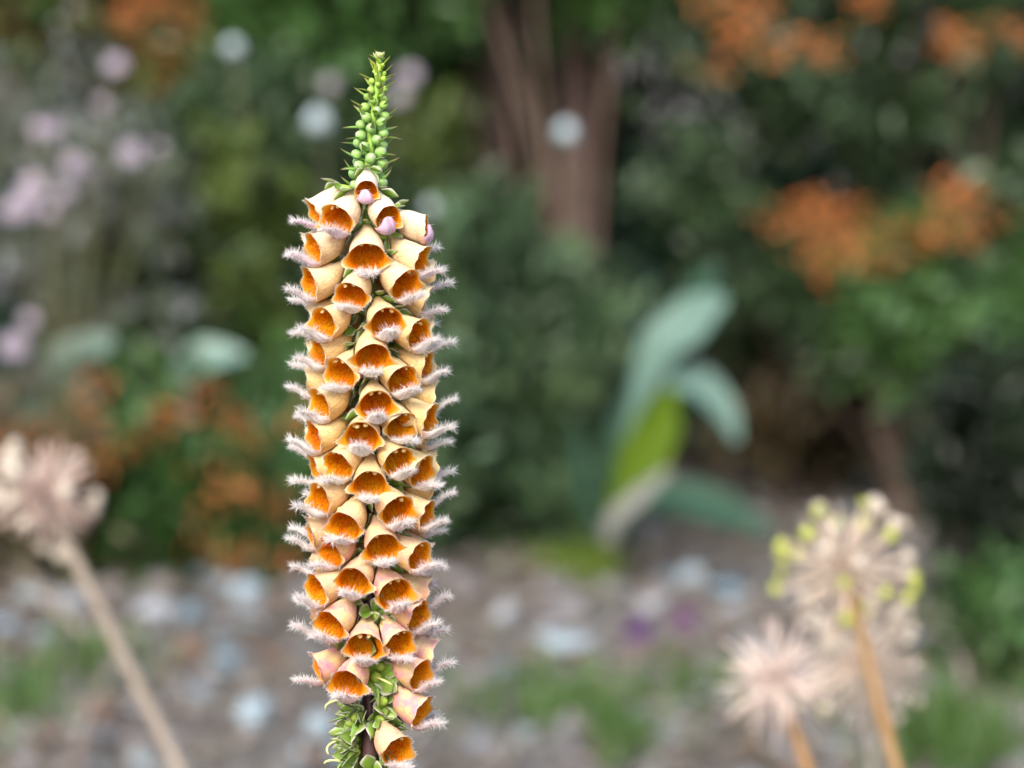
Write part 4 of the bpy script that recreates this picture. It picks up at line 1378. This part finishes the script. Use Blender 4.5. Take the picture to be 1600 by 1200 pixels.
ST_BLUE = m_stone('pale_blue_stone', (0.26, 0.34, 0.39), (0.35, 0.43, 0.48))
ST_GREY = m_stone('grey_stone', (0.17, 0.165, 0.17), (0.25, 0.24, 0.25))
ST_BRN = m_stone('brown_stone', (0.13, 0.085, 0.06), (0.19, 0.13, 0.095))
ST_WHITE = m_stone('whitish_stone', (0.36, 0.39, 0.43), (0.46, 0.49, 0.53))
ST_DKBL = m_stone('slate_blue_stone', (0.13, 0.20, 0.25), (0.19, 0.26, 0.31))
RK = {}
def stone(x, y, wpx, hpx, mat, label, seed, group='stones on the gravel'):
    c = on_ground(x, y + hpx * 0.4); s = c.y / FPX
    me = RK.setdefault((seed % 5, mat.name), rock('stone', seed % 5, mat))
    o = obj('stone', me)
    o.location = (c.x, c.y, hpx * s * 0.30); o.scale = (wpx * s * .5, wpx * s * .5, hpx * s * 0.85)
    o.rotation_euler = (0, 0, seed * 1.7)
    tag(o, label, 'stone', group)


for k, (x, y, w_, h_, m_, lab) in enumerate([
    (240, 950, 75, 42, ST_WHITE, 'whitish stone touching a slate blue stone'), (300, 955, 70, 45, ST_DKBL, 'slate blue stone touching a whitish stone'),
    (385, 920, 62, 60, ST_BLUE, 'pale blue stone at the foot of the rust berried shrub'), (358, 1032, 62, 46, ST_DKBL, 'slate blue stone lying alone between a brown stone and the foxglove'),
    (395, 1110, 70, 70, ST_BLUE, 'large pale blue stone level with the bare lower foxglove stem'), (60, 925, 75, 42, ST_BLUE, 'pale blue stone behind the leaning allium stalk'), (110, 935, 60, 40, ST_WHITE, 'whitish stone beside the leaning allium stalk'),
    (15, 975, 55, 35, ST_DKBL, 'slate blue stone beyond the whitish stone by the leaning stalk'), (225, 1185, 60, 40, ST_BLUE, 'pale blue stone close to the lower end of the leaning stalk'), (505, 1130, 60, 60, ST_BLUE, 'pale blue stone directly behind the spent foxglove calyces'),
    (790, 955, 46, 42, ST_WHITE, 'small whitish stone between the foxglove and the long flat stone'), (880, 1000, 120, 36, ST_BLUE, 'long flat pale blue stone behind the wide grass tuft'), (895, 950, 90, 40, ST_GREY, 'grey stone behind the long flat pale one'),
    (1080, 895, 50, 45, ST_BLUE, 'pale blue stone above the magenta flower'), (1130, 915, 90, 38, ST_DKBL, 'slate stone beside the magenta flower'), (1165, 745, 90, 26, ST_GREY, 'grey stone behind the broad leaved plant'), (1260, 735, 90, 26, ST_WHITE, 'whitish stone behind the broad leaved plant near the brown stalk'),
    (1015, 945, 40, 30, ST_WHITE, 'small whitish stone touching the deep purple flower'), (300, 1010, 80, 40, ST_BRN, 'brown stone between the slate blue stones'), (150, 1110, 90, 45, ST_BRN, 'brown stone on the gravel beside the pale green tuft')]):
    stone(x, y, w_, h_, m_, lab, k)
rr = random.Random(44)
KIND = [(ST_GREY, 'grey rounded stone half sunk in the gravel among many alike', 'grey stones of the gravel'), (ST_BRN, 'small brown stone half sunk in the gravel among many alike', 'brown stones of the gravel'),
        (ST_BLUE, 'small pale blue stone half sunk in the gravel among many alike', 'small pale blue stones of the gravel'), (ST_DKBL, 'small slate stone half sunk in the gravel among many alike', 'small slate stones of the gravel')]
for k in range(130):
    x, y = rr.uniform(-20, 1480), rr.uniform(890, 1230)
    q = rr.choice([0, 0, 0, 1, 1, 2, 3])
    stone(x, y, rr.uniform(24, 62), rr.uniform(14, 32), KIND[q][0], KIND[q][1], 60 + k, KIND[q][2])

v0, f0 = ico(1)
ng = 9000
g = np.random.default_rng(5)
cx = g.uniform(-1.5, 1.5, ng); cy = g.uniform(3.4, 7.0, ng)
sz = 0.005 + 0.016 * g.random(ng) ** 3
sc3 = np.stack([sz * g.uniform(.8, 1.5, ng), sz * g.uniform(.7, 1.2, ng), sz * g.uniform(.4, .7, ng)], 1)
V = v0[None] * sc3[:, None, :] * g.uniform(0.85, 1.15, (ng, len(v0), 1)) + np.stack([cx, cy, sz * .2], 1)[:, None, :]
F = f0[None] + (np.arange(ng) * len(v0))[:, None, None]
gv = obj('gravel', fast_mesh('gravel', V.reshape(-1, 3), F.reshape(-1, 3), m_gravel(), smooth=False))
tag(gv, 'grey and brown gravel covering the bare ground', 'gravel', kind='stuff')

# dry litter
nl = 2600
cx = g.uniform(-1.5, 1.5, nl); cy = g.uniform(3.4, 6.6, nl); a = g.uniform(0, 6.28, nl); L = g.uniform(0.015, 0.06, nl); W_ = g.uniform(0.001, 0.004, nl)
d = np.stack([np.cos(a), np.sin(a), g.normal(0, .12, nl)], 1); s = np.stack([-np.sin(a), np.cos(a), np.zeros(nl)], 1)
p = np.stack([cx, cy, 0.012 + 0.01 * g.random(nl)], 1)
V = np.stack([p - d * L[:, None] - s * W_[:, None], p - d * L[:, None] + s * W_[:, None], p + d * L[:, None] + s * W_[:, None], p + d * L[:, None] - s * W_[:, None]], 1)
ob = obj('dry_litter', fast_mesh('dry_litter', V.reshape(-1, 3), np.arange(nl * 4).reshape(-1, 4), m_leaf('litter', [(0.14, 0.09, 0.05), (0.30, 0.24, 0.17), (0.36, 0.32, 0.27)], trans=0, scale=5), smooth=False))
tag(ob, 'dry straw and leaf litter strewn over the gravel', 'litter', kind='stuff')
